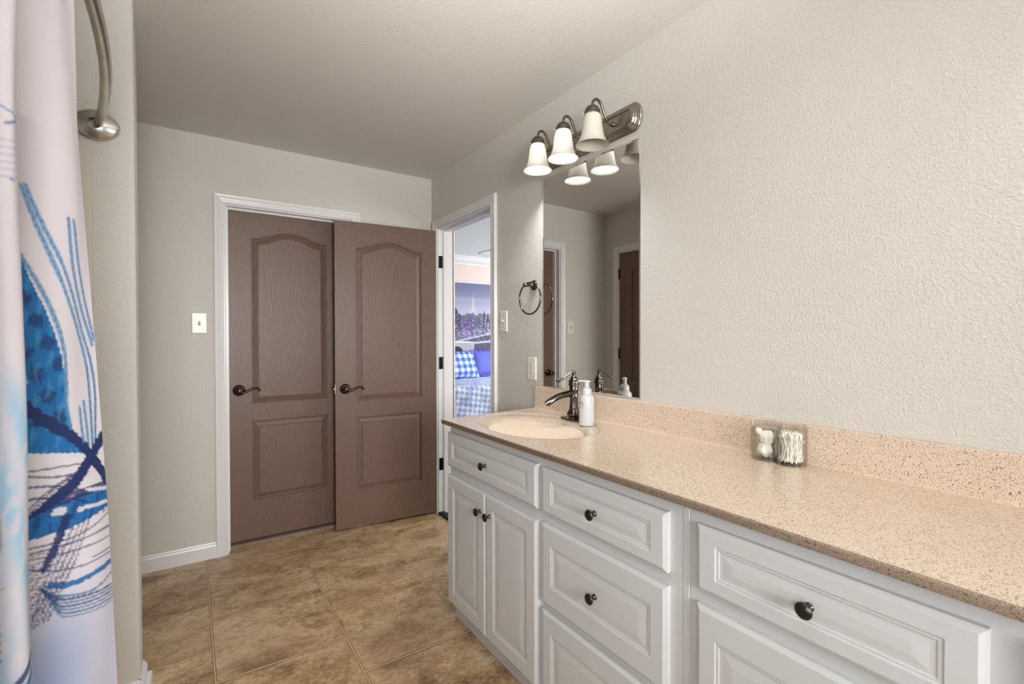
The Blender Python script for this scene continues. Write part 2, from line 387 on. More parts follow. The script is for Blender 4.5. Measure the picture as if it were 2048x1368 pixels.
# unseen window added behind the camera to go with the rear fill light
w = thing('added_window_1', 'white framed window added behind the camera for fill light', 'window', (0.12, -1.95, 0.95), kind='structure')
m = MB()
for a, b in (((-0.43,-1.98,0.95),(0.67,-1.9,1.0)), ((-0.43,-1.98,2.1),(0.67,-1.9,2.15)), ((-0.43,-1.98,1.0),(-0.38,-1.9,2.1)), ((0.62,-1.98,1.0),(0.67,-1.9,2.1)), ((-0.38,-1.96,1.53),(0.62,-1.92,1.57))): m.box(a, b, 0.004)
m.build('window_frame', TRIM, w)
m = MB(); m.box((-0.38,-1.945,1.0),(0.62,-1.94,2.1)); m.build('pane', clear('window_glass', (1,1,1,1), 0.3), w)

w = thing('added_window_2', 'white framed window added in the side wall for fill light', 'window', (-1.12, -0.6, 0.75), kind='structure')  # unseen window, added around the side fill light
m = MB()
for a, b in (((-1.16,-1.10,0.75),(-1.06,-0.10,0.80)), ((-1.16,-1.10,1.90),(-1.06,-0.10,1.95)), ((-1.16,-1.10,0.8),(-1.06,-1.05,1.9)), ((-1.16,-0.15,0.8),(-1.06,-0.10,1.9)), ((-1.13,-1.05,1.33),(-1.09,-0.15,1.37))): m.box(a, b, 0.004)
m.build('window_frame', TRIM, w)
m = MB(); m.box((-1.12,-1.05,0.8),(-1.115,-0.15,1.9)); m.build('pane', clear('window_glass_side', (1,1,1,1), 0.3), w)

# closet and bedroom shells
m = MB(); m.box((CX0-J, YB+0.068, -0.04), (CX1+J, YB+WT, 0.013), 0.004); m.box((-0.4, YB+WT, -0.04), (1.45, 4.3, 0.012)); struct('floor_closet', m, CARP, 'beige closet carpet showing under the closet door', 'floor')
wallbox('wall_closet', [((-0.45, YB+WT, 0), (-0.4, 4.3, H)), ((1.44, YB+WT, 0), (XR+0.0, 4.3, H)), ((-0.45, 4.3, 0), (XR, 4.36, H))], WALL, 'walls inside the closet')
m = MB(); m.box((-0.45, YB+WT, H), (XR, 4.36, H+0.05)); struct('ceiling_closet', m, CEIL, 'ceiling inside the closet', 'ceiling')
BX1, BYF, BYN = 5.6, 6.15, 0.2
m = MB(); m.box((XR+0.035, BYN, -0.05), (BX1, BYF, 0.0)); struct('floor_bedroom', m, BCARP, 'dark bedroom carpet beyond the doorway', 'floor')
m = MB(); m.box((XR+WT, BYN, H), (BX1, BYF, H+0.05)); struct('ceiling_bedroom', m, BCEIL, 'pale bedroom ceiling', 'ceiling')
wallbox('wall_bedroom_back', [((XR, BYF, 0), (BX1, BYF+0.1, H))], PEACH, 'peach bedroom wall carrying the city picture')
wallbox('wall_bedroom_right', [((BX1, BYN, 0), (BX1+0.1, BYF, H))], PEACH, 'far side wall of the bedroom')
wallbox('wall_bedroom_front', [((XR+WT, BYN-0.1, 0), (BX1, BYN, H))], PEACH, 'near wall of the bedroom')
wallbox('wall_bedroom_left', [((XR+WT, BYN, 0), (XR+WT+0.012, BY0-J, H)), ((XR+WT, BY0-J, BZ+J), (XR+WT+0.012, BY1+J, H)), ((XR+WT, BY1+J, 0), (XR+WT+0.012, YB+WT, H)), ((XR, YB+WT, 0), (XR+WT+0.012, BYF, H))], PEACH, 'peach bedroom side of the doorway wall')
prof = [(0, 0), (0.0, 0.018), (0.02, 0.022), (0.03, 0.045), (0.06, 0.075), (0.085, 0.085), (0.10, 0.10), (0.115, 0.10), (0.115, 0.0)]
m = MB(); n = len(prof)
vs = [(x, BYF-t, H-0.115+w_) for x in (XR+WT, BX1) for (w_, t) in prof]
m.add(vs, [(i, (i+1) % n, (i+1) % n+n, i+n) for i in range(n)] + [tuple(range(n)), tuple(range(2*n-1, n-1, -1))])
struct('trim_7', m, TRIM, 'white crown moulding along the bedroom ceiling', 'trim')
v_ = thing('ceiling_vent', 'white slatted air vent in the bedroom ceiling', 'vent', (3.42, 5.6, H))
m = MB()
for a, b in (((3.335,5.45,H-0.01),(3.36,5.76,H)), ((3.62,5.45,H-0.01),(3.645,5.76,H)), ((3.335,5.45,H-0.01),(3.645,5.475,H)), ((3.335,5.735,H-0.01),(3.645,5.76,H))): m.box(a, b)
m.build('vent_frame', TRIM, v_); m = MB()
for k in range(9): m.box((3.36, 5.485+k*0.03, H-0.009), (3.62, 5.497+k*0.03, H-0.001))
m.build('slat', TRIM, v_)

# ------------------------------------------------------------------ door casings, jambs, baseboards
CP = [(0.0, 0.0), (0.0, 0.010), (0.003, 0.0125), (0.010, 0.0125), (0.012, 0.0105), (0.018, 0.0115), (0.020, 0.0135), (0.030, 0.0150), (0.032, 0.0130), (0.036, 0.0150), (0.044, 0.0175), (0.050, 0.0185), (0.055, 0.0175), (0.057, 0.014), (0.057, 0.0)]
def casing(name, a0, a1, zt, fn, label, z0=0.0):
    """inner clear edge a0..a1, head at zt; fn(a, z, t)"""
    m = MB(); n = len(CP); vs = []
    for (w_, t) in CP:
        vs += [fn(a0-w_, z0, t), fn(a0-w_, zt+w_, t), fn(a1+w_, zt+w_, t), fn(a1+w_, z0, t)]
    fs = []
    for i in range(n-1):
        for k in range(3): fs.append((i*4+k, i*4+k+1, (i+1)*4+k+1, (i+1)*4+k))
    fs.append(tuple(i*4 for i in range(n))); fs.append(tuple(i*4+3 for i in reversed(range(n))))
    m.add(vs, fs); return struct(name, m, TRIM, label, 'door casing')
def jamb(name, a0, a1, zt, fn, depth, stop, label):
    m = MB()
    def bx(p, q):
        P = [fn(*p), fn(*q)]; m.box(P[0], P[1])
    # depth runs from t=0 (room face) to t=-depth
    for (q0, q1) in (((a0-J, 0, 0), (a0, zt, -depth)), ((a1, 0, 0), (a1+J, zt, -depth)), ((a0-J, zt, 0), (a1+J, zt+J, -depth))): bx(q0, q1)
    s0, s1 = stop
    for (q0, q1) in (((a0, 0, s0), (a0+0.011, zt-0.011, s1)), ((a1-0.011, 0, s0), (a1, zt-0.011, s1)), ((a0, zt-0.011, s0), (a1, zt, s1))): bx(q0, q1)
    return struct(name, m, TRIM, label, 'door jamb')
RV = 0.007
fb = lambda a, z, t: (a, YB-t, z)
fr = lambda a, z, t: (XR-t, a, z)
fl = lambda a, z, t: (XL+t, a, z)
casing('trim_1', CX0-RV, CX1+RV, CZ+RV, fb, 'white fluted casing around the closed closet door')
casing('trim_2', BY0-RV, BY1+RV, BZ+RV, fr, 'white fluted casing around the open bedroom doorway')
casing('trim_3', LY0-RV, LY1+RV, CZ+RV, fl, 'white casing of the left wall door seen in the mirror')
jamb('trim_4', CX0, CX1, CZ, fb, WT, (-0.045, -0.078), 'white jamb lining the closet doorway')
jamb('trim_5', BY0, BY1, BZ, fr, WT, (-0.040, -0.078), 'white jamb lining the bedroom doorway')
jamb('trim_6', LY0, LY1, CZ, fl, WT, (-0.040, -0.075), 'white jamb of the left wall door')
casing('trim_8', BY0-RV, BY1+RV, BZ+RV, lambda a, z, t: (XR+WT+0.012+t, a, z), 'white casing on the bedroom side of the doorway')
BP = [(0.0, 0.014), (0.070, 0.014), (0.078, 0.0115), (0.084, 0.006), (0.090, 0.004), (0.090, 0.0), (0.0, 0.0)]
def baseboard(name, runs, label):
    m = MB(); n = len(BP)
    for fn, a0, a1 in runs:
        vs = [fn(a, z, t) for a in (a0, a1) for (z, t) in BP]
        m.add(vs, [(i, (i+1) % n, (i+1) % n+n, i+n) for i in range(n)] + [tuple(range(n)), tuple(range(2*n-1, n-1, -1))])
    return struct(name, m, TRIM, label, 'baseboard')
baseboard('baseboard_back', [(fb, XL, CX0-RV-0.057), (fb, CX1+RV+0.057, XR)], 'white baseboard below the light switch on the end wall')
baseboard('baseboard_right', [(fr, 1.99, BY0-RV-0.057), (fr, BY1+RV+0.057, YB-0.014)], 'white baseboard on the vanity wall')
baseboard('baseboard_left', [(fl, YA+0.134, LY0-RV-0.057), (fl, LY1+RV+0.057, YB-0.014)], 'white baseboard on the left wall')
baseboard('baseboard_alcove', [(lambda a, z, t: (a, YA-t, z), -0.20, XA+0.006), (lambda a, z, t: (XA+t, a, z), YA-0.010, YA+0.120)], 'white baseboard wrapping the partition corner at the shower curtain')
m = MB(); m.box((XA, YA-0.028, 0.001), (XA+0.028, YA+0.118, 0.048), 0.006, 3); m.box((-0.255, YA-0.028, 0.001), (XA+0.026, YA-0.012, 0.048), 0.006, 3)
struct('trim_10', m, TRIM, 'white shoe moulding at the foot of the partition corner', 'trim')
m = MB(); m.box((XR-0.004, BY0, 0.0), (XR+0.04, BY1, 0.014), 0.004); struct('trim_9', m, HINGE, 'black threshold strip in the bedroom doorway', 'threshold')

# ------------------------------------------------------------------ doors
DW, DH, DT = 0.711, 2.03, 0.035
def arch(s): return (0.5-0.5*math.cos(2*PI*s))**0.85
def door_face(m, T, x0, x1, panels, DW, DH):
    """T(x, z, d): d = depth below the face. panels: list (z0, z1, rise)"""
    N = 28; rings = [(0.0, 0.0), (0.0025, 0.0028), (0.0070, 0.0028), (0.0105, 0.0110), (0.0135, 0.0120), (0.0370, 0.0048), (0.0395, 0.0048), (0.0415, 0.0010)]
    q = lambda a, b, c, d: m.add([T(*a, 0), T(*b, 0), T(*c, 0), T(*d, 0)], [(0, 1, 2, 3)])
    q((0, 0), (x0, 0), (x0, DH), (0, DH)); q((x1, 0), (DW, 0), (DW, DH), (x1, DH))
    zc = [0.0]
    for (z0, z1, rise) in panels:
        xs = [x0+(x1-x0)*k/N for k in range(N+1)]
        # rail below the panel
        zprev = zc[-1]
        if not callable(zprev): q((x0, zprev), (x1, zprev), (x1, z0), (x0, z0))
        top = lambda x, z1=z1, rise=rise: z1 + rise*arch((x-x0)/(x1-x0))
        def loop(d, dep):
            L = []
            for k in range(N+1):
                xx = x0+d+(x1-x0-2*d)*k/N; L.append((xx, z0+d, dep))
            for k in range(N, -1, -1):
                xx = x0+d+(x1-x0-2*d)*k/N; xo = xs[k]; L.append((xx, top(xo)-d, dep))
            return L
        Ls = [loop(d, dep) for d, dep in rings]; n = len(Ls[0])
        vs = [T(*p) for L in Ls for p in L]; fs = []
        for i in range(len(Ls)-1):
            for k in range(n): fs.append((i*n+k, i*n+(k+1) % n, (i+1)*n+(k+1) % n, (i+1)*n+k))
        b = (len(Ls)-1)*n
        for k in range(N): fs.append((b+k, b+k+1, b+n-2-k, b+n-1-k))
        m.add(vs, fs)
        if rise == 0: zc.append(z1)
        else:
            for k in range(N): m.add([T(xs[k], top(xs[k]), 0), T(xs[k+1], top(xs[k+1]), 0), T(xs[k+1], DH, 0), T(xs[k], DH, 0)], [(0, 1, 2, 3)])
PAN = [(0.235, 0.733, 0.0), (0.838, 1.862, 0.052)]
def make_door(name, label, latch, W_=DW, H_=DH):
    """local frame: x from latch edge (0) to hinge edge (W), face at y=0 looking -y, thickness +y"""
    m = MB()
    door_face(m, lambda x, z, d: (x, d, z), 0.131, W_-0.131, PAN, W_, H_)
    door_face(m, lambda x, z, d: (x, DT-d, z), 0.131, W_-0.131, PAN, W_, H_)
    for p in ([(0,0,0),(0,DT,0),(0,DT,H_),(0,0,H_)], [(W_,0,0),(W_,0,H_),(W_,DT,H_),(W_,DT,0)], [(0,0,H_),(0,DT,H_),(W_,DT,H_),(W_,0,H_)], [(0,0,0),(W_,0,0),(W_,DT,0),(0,DT,0)]):
        m.add(p, [(0,1,2,3)])
    o = m.build(name, DOOR, None); setp(o, label, 'door', kind='structure')
    for side in (0, 1):
        s = -1 if side == 0 else 1; y0 = 0 if side == 0 else DT
        hx = 0.062; hz = 0.925
        m = MB(); m.lathe([(0.0335, 0), (0.0335, 0.004), (0.031, 0.008), (0.024, 0.011), (0.016, 0.014), (0.014, 0.024), (0.0145, 0.045), (0.0165, 0.050), (0.0165, 0.060), (0.010, 0.064)], (hx, y0, hz), 36, ax=(0, s, 0))
        P = []; R = []
        for k in range(17):
            u = k/16; P.append((hx+0.004+0.108*u, y0+s*(0.052+0.006*math.sin(PI*u)), hz-0.006*math.cos(PI*0.5*u)+0.018*math.sin(PI*(u*1.25-0.35))*(0.2+u) - (0.012*max(0, u-0.85)/0.15)))
            R.append((0.0045+0.0035*(1-u), 0.0085-0.0035*u))
        m.tube(P, R, 12); h = m.build('door_handle', BRONZE, o, local=True)
        h['label'] = 'dark bronze lever handle'
    m = MB(); m.box((-0.0015, 0.006, 0.895), (0.002, DT-0.006, 0.955)); m.lathe([(0.008, 0), (0.008, 0.006), (0.005, 0.010)], (-0.001, DT/2, 0.925), 14, ax=(-1, 0, 0)); m.build('latch', NICKEL, o, local=True)
    for z in (0.30, 1.05, 1.79):
        m = MB()
        if latch == 'open':
            m.box((W_-0.001, -0.001, z), (W_+0.002, DT+0.001, z+0.09), 0.0005); m.lathe([(0.006, 0), (0.006, 0.09)], (W_+0.004, -0.004, z), 12)
        else:
            m.lathe([(0.006, -0.004), (0.0065, 0), (0.0065, 0.09), (0.006, 0.094)], (W_+0.003, (-0.004 if latch == 'front' else DT+0.004), z), 12)
        m.build('hinge', HINGE, o, local=True)
    return o
d1 = make_door('door_1', 'closed brown two panel closet door in the end wall', 'back', CX1-CX0-0.004, 2.022); d1.location = (CX0+0.002, YB+0.0785, 0.032)
# the open door: hinge edge at the far jamb of the bedroom doorway
hx_, hy_, lx_, ly_ = 1.5055, 3.1740, 0.7900, 3.2330
L_ = math.hypot(hx_-lx_, hy_-ly_)
d2 = make_door('door_2', 'open brown two panel door swung in front of the closet door', 'open', L_); d2.location = (lx_, ly_, 0.015)
d2.rotation_euler = (0, 0, math.atan2(hy_-ly_, hx_-lx_))
d2.location = (lx_, ly_-0.0, 0.015)
d3 = make_door('door_3', 'closed brown door on the left wall reflected in the mirror', 'front', LY1-LY0-0.004, 2.022); d3.location = (XL-0.003, LY0+0.002, 0.028); d3.rotation_euler = (0, 0, PI/2)
# hinge leaves let into the jamb
for z in (0.315, 1.048, 1.778):
    m = MB(); m.box((XR+0.004, BY1-0.0025, z), (XR+0.036, BY1+0.001, z+0.088), 0.001)
    m.build('hinge', HINGE, bpy.data.objects['trim_5'], local=True)

# ------------------------------------------------------------------ switches and outlet
def plate(root, fn, a, z, kind):
    m = MB(); w_, h_ = 0.037, 0.059
    P = lambda a_, z_, t: fn(a+a_, z+z_, t)
    pr_ = [(1.0, 0.0), (1.0, 0.002), (0.95, 0.005), (0.90, 0.006)]
    vs = []; 
    for s_, t in pr_: vs += [P(-w_*s_, -h_+(1-s_)*w_, t), P(w_*s_, -h_+(1-s_)*w_, t), P(w_*s_, h_-(1-s_)*w_, t), P(-w_*s_, h_-(1-s_)*w_, t)]
    fs = [(i*4+k, i*4+(k+1) % 4, (i+1)*4+(k+1) % 4, (i+1)*4+k) for i in range(3) for k in range(4)] + [(12, 13, 14, 15)]
    m.add(vs, fs); m.build('cover_plate', PLATE, root)
    if kind == 'switch':
        m = MB(); m.prism([(-0.005, -0.012), (0.005, -0.012), (0.005, 0.012), (-0.005, 0.012)], P, 0.0055, 0.0068); m.build('switch_slot', DARK, root)
        m = MB(); vs = [P(-0.004, -0.009, 0.006), P(0.004, -0.009, 0.006), P(0.004, 0.009, 0.006), P(-0.004, 0.009, 0.006), P(-0.0035, 0.004, 0.018), P(0.0035, 0.004, 0.018), P(0.0035, 0.012, 0.016), P(-0.0035, 0.012, 0.016)]
        m.add(vs, [(0,1,5,4), (1,2,6,5), (2,3,7,6), (3,0,4,7), (4,5,6,7)]); m.build('toggle', PLATE, root)
        for s_ in (-0.03, 0.03):
            m = MB(); m.lathe([(0.003, 0.0055), (0.0028, 0.0072)], P(0, s_, 0), 10, ax=Vector(P(0, 0, 1))-Vector(P(0, 0, 0))); m.build('screw', NICKEL, root)
    else:
        for s_ in (-0.0195, 0.0195):
            pts = [(0.0165*math.cos(t), s_+max(-0.0125, min(0.0125, 0.0165*math.sin(t)))) for t in [2*PI*k/28 for k in range(28)]]
            m = MB(); m.prism(pts, P, 0.005, 0.0075); fc = m.build('receptacle', PLATE, root)
            m = MB()
            for a_ in (-0.006, 0.006): m.prism([(a_-0.001, s_-0.001), (a_+0.001, s_-0.001), (a_+0.001, s_+0.007), (a_-0.001, s_+0.007)], P, 0.0074, 0.0079)
            m.prism([(0.0022*math.cos(t), s_-0.007+0.0022*math.sin(t)) for t in [2*PI*k/10 for k in range(10)]], P, 0.0074, 0.0079)
            m.build('socket_slot', DARK, fc)
        m = MB(); m.lathe([(0.0028, 0.0055), (0.0026, 0.0070)], P(0, 0, 0), 10, ax=Vector(P(0, 0, 1))-Vector(P(0, 0, 0))); m.build('screw', NICKEL, root)
t = thing('light_switch', 'ivory toggle light switch on the end wall left of the closet door', 'light switch', (0.0505, YB, 1.363)); plate(t, fb, 0.0505, 1.363, 'switch')
t = thing('light_switch', 'ivory toggle light switch on the vanity wall beside the bedroom doorway', 'light switch', (XR, 2.2955, 1.369)); plate(t, fr, 2.2955, 1.369, 'switch')
t = thing('wall_outlet', 'ivory double outlet above the end of the backsplash', 'outlet', (XR, 2.0235, 1.114)); plate(t, fr, 2.0235, 1.114, 'outlet')

# ------------------------------------------------------------------ towel ring
t = thing('towel_ring', 'round pewter towel ring hanging on the wall left of the mirror', 'towel ring', (XR, 2.0037, 1.549))
m = MB(); m.lathe([(0.027, 0), (0.027, 0.005), (0.024, 0.009), (0.019, 0.011), (0.018, 0.015), (0.012, 0.019), (0.0085, 0.026), (0.0080, 0.042), (0.0105, 0.048), (0.0125, 0.056), (0.0105, 0.064), (0.006, 0.069)], (XR, 2.0037, 1.549), 32, ax=(-1, 0, 0)); m.build('wall_mount', PEWTER, t)
m = MB(); m.torus((XR-0.056, 1.968, 1.549-0.072), 0.080, 0.0042, (1, 0.10, 0.0), 64, 12); m.build('ring', PEWTER, t)

# ------------------------------------------------------------------ mirrors
def mirror(label, yc_, rot):
    t = thing('wall_mirror', label, 'mirror', (XR, yc_, 1.0262), rotz=rot); w_ = 0.3125; h_ = 1.050
    m = MB(); b = 0.010
    ta, tb = 0.003, 0.006
    vs = []
    for s_, dd in ((0, -0.001), (0, -ta), (b, -tb)):
        vs += [(dd, -w_+s_, s_), (dd, w_-s_, s_), (dd, w_-s_, h_-s_), (dd, -w_+s_, h_-s_)]
    fs = [(i*4+k, i*4+(k+1) % 4, (i+1)*4+(k+1) % 4, (i+1)*4+k) for i in range(2) for k in range(4)] + [(8, 9, 10, 11), (3, 2, 1, 0)]
    m.add(vs, fs); m.build('mirror_glass', MIRR, t, local=True)
    return t
MROT = 0.0140
mirror('tall frameless mirror above the sink reflecting two brown doors', 1.6055, MROT)
mirror('tall frameless mirror above the far right sink outside the photo', -0.2095, 0)

# ------------------------------------------------------------------ vanity
XF, XC = 0.945, 0.963       # drawer front face and cabinet frame face
VB, VT = 0.105, 0.898
def front(y0, y1, z0, z1, iy=0.047, iz=0.036, door=False):
    """overlay front with a moulded raised panel; y0<y1; faces -x"""
    m = MB()
    R = [(0, 0, 0.018), (0, 0, 0.0055), (0.003, 0.003, 0.0040), (0.010, 0.010, 0.0), (iy, iz, 0.0), (iy+0.003, iz+0.003, 0.0018), (iy+0.008, iz+0.007, 0.0018), (iy+0.011, iz+0.010, 0.0033)]
    if door: R += [(iy+0.020, iz+0.020, 0.0034), (iy+0.040, iz+0.040, 0.0018), (iy+0.046, iz+0.046, 0.0016)]
    else:
        e2 = min(iz+0.030, (z1-z0)/2-0.013); R += [(iy+0.018, iz+0.014, 0.0033), (iy+0.034, e2, 0.0020), (iy+0.040, e2+0.003, 0.0016)]
    vs = []
    for a, b, d in R: vs += [(XF+d, y0+a, z0+b), (XF+d, y1-a, z0+b), (XF+d, y1-a, z1-b), (XF+d, y0+a, z1-b)]
    n = len(R); fs = [(i*4+k, i*4+(k+1) % 4, (i+1)*4+(k+1) % 4, (i+1)*4+k) for i in range(n-1) for k in range(4)]
    fs += [(4*n-4, 4*n-3, 4*n-2, 4*n-1), (3, 2, 1, 0)]
    m.add(vs, fs); return m
def knob(par, y, z):
    m = MB(); m.lathe([(0.0085, 0), (0.0085, 0.0015), (0.0055, 0.005), (0.0045, 0.010), (0.0055, 0.015), (0.0125, 0.019), (0.0155, 0.0215), (0.0155, 0.0235), (0.0135, 0.026), (0.0070, 0.0282), (0.001, 0.0288)], (XF+0.0015, y, z), 28, ax=(-1, 0, 0))
    k = m.build('knob', KNOBM, par); k['label'] = 'dark pewter round knob'
def cabinet(name, label, y0, y1, grp):
    t = thing(name, label, 'cabinet', (XC, (y0+y1)/2, 0), group=grp)
    m = MB(); m.box((XC, y0, VB), (XC+0.019, y1, VT-0.001), 0.0006); m.box((XC+0.019, y0, VB), (XR-0.004, y0+0.016, VT-0.001)); m.box((XC+0.019, y1-0.016, VB), (XR-0.004, y1, VT-0.001))
    m.box((XC+0.019, y0+0.016, VB), (XR-0.004, y1-0.016, VB+0.016)); m.box((XR-0.010, y0+0.016, VB+0.016), (XR-0.004, y1-0.016, VT-0.10)); m.build('cabinet_body', CAB, t)
    return t
G = 'white vanity cabinets'
def drawers(t, y0, y1, rows, first_small=True):
    for i, (z0, z1) in enumerate(rows):
        f = front(y0, y1, z0, z1, iz=(0.036 if z1-z0 < 0.2 else 0.064)); d = f.build('drawer', CAB, t); knob(d, (y0+y1)/2, (z0+z1)/2-0.004)
def sinkbase(t, y0, y1, sgn=1):
    f = front(y0, y1, 0.713, 0.862); d = f.build('false_drawer', CAB, t); knob(d, (y0+y1)/2, 0.7828)
    ym = (y0+y1)/2
    for a, b, ky in ((y0, ym-0.001, ym-0.031), (ym+0.001, y1, ym+0.038)):
        f = front(a, b, 0.110, 0.676, 0.054, 0.054, True); d = f.build('door', CAB, t); knob(d, ky, 0.595)
c1 = cabinet('sink_cabinet', 'white sink cabinet with one false drawer above two doors at the left end', 1.2475, 1.915, None)
sinkbase(c1, 1.262, 1.918)
c2 = cabinet('drawer_cabinet', 'white three drawer cabinet between the sink cabinet and the vertical seam', 0.7095, 1.2475, None)
ROWS = [(0.712, 0.860), (0.4185, 0.680), (0.112, 0.397)]
drawers(c2, 0.742, 1.233, ROWS)
c3 = cabinet('drawer_cabinet', 'white drawer cabinet nearest the camera, right of the vertical seam', 0.1485, 0.6865, None)
drawers(c3, 0.184, 0.661, ROWS)
c4 = cabinet('sink_cabinet', 'white sink cabinet at the right end outside the photo', -0.519, 0.1485, None)
sinkbase(c4, -0.522, 0.134)
m = MB(); m.box((XC+0.001, 0.6865, VB), (XC+0.03, 0.7095, VT), 0.0004); m.box((XC-0.001, 0.690, VB), (XC+0.01, 0.706, VT), 0.0008)
setp(m.build('filler_strip', CAB), 'narrow white filler strip covering the seam between the two drawer cabinets', 'trim strip')
m = MB(); m.box((1.008, -0.52, 0), (1.026, 1.965, VB-0.001), 0.001); m.box((1.026, 1.90, 0), (XR-0.016, 1.915, VB-0.001))
setp(m.build('toe_kick', CAB), 'white toe kick board under the vanity cabinets at floor level', 'toe kick')

# countertop with integrated basins
def bowl(x, y, yc_):
    # outer shallow dish
    d = np.sqrt(((x-1.205)/0.225)**2 + ((y-yc_)/0.305)**2)
    z = -0.0045*(1-smooth(0.965, 1.0, d))
    e = np.sqrt(((x-1.172)/0.192)**2 + ((y-(yc_-0.028))/0.272)**2)
    return z - 0.122*(1-smooth(0.18, 1.06, e))
XT0, XT1 = 0.9234, 1.4727
def lines(segs):
    L = []
    for a, b, n in segs: L += list(np.linspace(a, b, n, endpoint=False))
    return L
XS = np.array(lines([(XT0+0.004, 0.965, 6), (0.965, 1.45, 92), (1.45, XT1, 5)]) + [XT1, XR-0.001])
YS = np.array(lines([(-0.54, -0.53, 1), (-0.53, 0.11, 112), (0.11, 1.26, 12), (1.26, 1.93, 118)]) + [1.929])
def skew(x, y): # the left end is cut to follow the wall
    return y + (0.045*(x-XT0)/(XR-XT0))*smooth(1.80, 1.929, y)
gx, gy = np.meshgrid(XS, YS, indexing='ij')
gz = 0.9173 + bowl(gx, gy, 1.602) + bowl(gx, gy, -0.206)
sy = skew(gx, gy)
m = MB(); nx, ny = gx.shape
vs = [(float(gx[i, j]), float(sy[i, j]), float(gz[i, j])) for i in range(nx) for j in range(ny)]
fs = [(i*ny+j, (i+1)*ny+j, (i+1)*ny+j+1, i*ny+j+1) for i in range(nx-1) for j in range(ny-1)]
m.add(vs, fs, True)
# rounded front nose and skirt
nose = [(XT0+0.004, 0.9173), (XT0+0.0015, 0.9166), (XT0+0.0003, 0.9150), (XT0, 0.9125), (XT0, 0.9015), (XT0+0.001, 0.8985), (XT0+0.004, 0.8975), (XR-0.001, 0.8975)]
ye = [-0.54, 1.929]
vs = [(x, skew(x, y), z) for y in ye for (x, z) in nose]; n = len(nose)
m.add([tuple(float(c) for c in v) for v in vs], [(i, i+1, i+1+n, i+n) for i in range(n-1)], True)
for y in ye:
    x0_, x1_ = XT0+0.004, XR-0.001
    m.add([(x0_, float(skew(x0_, y)), 0.8975), (x1_, float(skew(x1_, y)), 0.8975), (x1_, float(skew(x1_, y)), 0.9173), (x0_, float(skew(x0_, y)), 0.9173)], [(0, 1, 2, 3)])
    m.add([(x, float(skew(x, y)), z) for x, z in nose[:7]], [tuple(range(7))])
t = thing('countertop', 'speckled beige vanity countertop with moulded oval basin', 'countertop', (1.2, 0.7, 0.8975))
m.build('counter_slab', STONE, t, auto=False)
m = MB()
bp = [(XT1-0.010, 0.9173), (XT1-0.004, 0.9192), (XT1, 0.9260), (XT1, 1.0205), (XT1+0.0015, 1.0245), (XT1+0.004, 1.0260), (XR-0.001, 1.0260)]
n = len(bp); vs = [(x, y, z) for y in (-0.54, 1.9735) for x, z in bp]
m.add(vs, [(i, i+1, i+1+n, i+n) for i in range(n-1)], True)
for y in (-0.54, 1.9735): m.add([(x, y, z) for x, z in bp[1:]] + [(XR-0.001, y, 0.9173)], [tuple(range(n))])
m.build('backsplash', STONE, t)
m = MB(); zb = 0.9173-0.0045-0.122; m.lathe([(0.0, 0.004), (0.016, 0.004), (0.021, 0.0025), (0.023, 0.0)], (1.17, 1.574, zb), 24, cap=False); m.build('drain', PEWTER, t)

# ------------------------------------------------------------------ faucet
FX, FY, FZ = 1.408, 1.600, 0.9150
t = thing('faucet', 'pewter single lever waterfall faucet behind the basin', 'faucet', (FX, FY, FZ))
m = MB(); pl = []
for k in range(48):
    a = 2*PI*k/48; c, s_ = math.cos(a), math.sin(a)
    pl.append((abs(c)**0.9*math.copysign(0.030, c), abs(s_)**1.0*math.copysign(0.082, s_)))
m.prism(pl, lambda a, b, h: (FX+a, FY+b, FZ+h), 0, 0.003, True); m.prism([(a*0.93, b*0.97) for a, b in pl], lambda a, b, h: (FX+a, FY+b, FZ+h), 0.003, 0.0055, True); m.build('deck_plate', PEWTER, t)
m = MB(); m.lathe([(0.020, 0.005), (0.023, 0.007), (0.0235, 0.013), (0.021, 0.016), (0.028, 0.019), (0.0305, 0.023), (0.030, 0.028), (0.0255, 0.038), (0.0210, 0.046), (0.0195, 0.049), (0.0205, 0.0515), (0.0185, 0.054)], (FX, FY, FZ), 40); m.build('base', PEWTER, t)
m = MB(); m.lathe([(0.0188, 0.053), (0.0172, 0.070), (0.0158, 0.096), (0.0165, 0.0985)], (FX, FY, FZ), 72, flutes=12, fl=0.035); m.build('column', PEWTER, t)
m = MB(); m.lathe([(0.0180, 0.098), (0.0195, 0.100), (0.0195, 0.103), (0.0185, 0.105), (0.0190, 0.130), (0.0200, 0.133), (0.0195, 0.136), (0.0195, 0.150), (0.0238, 0.153), (0.0238, 0.157), (0.0218, 0.160), (0.0218, 0.167), (0.0240, 0.169), (0.0240, 0.173), (0.017, 0.176), (0.0155, 0.182), (0.0160, 0.185), (0.0125, 0.189), (0.0085, 0.192), (0.0080, 0.205), (0.0092, 0.209), (0.006, 0.214)], (FX, FY, FZ), 40); m.build('body', PEWTER, t)
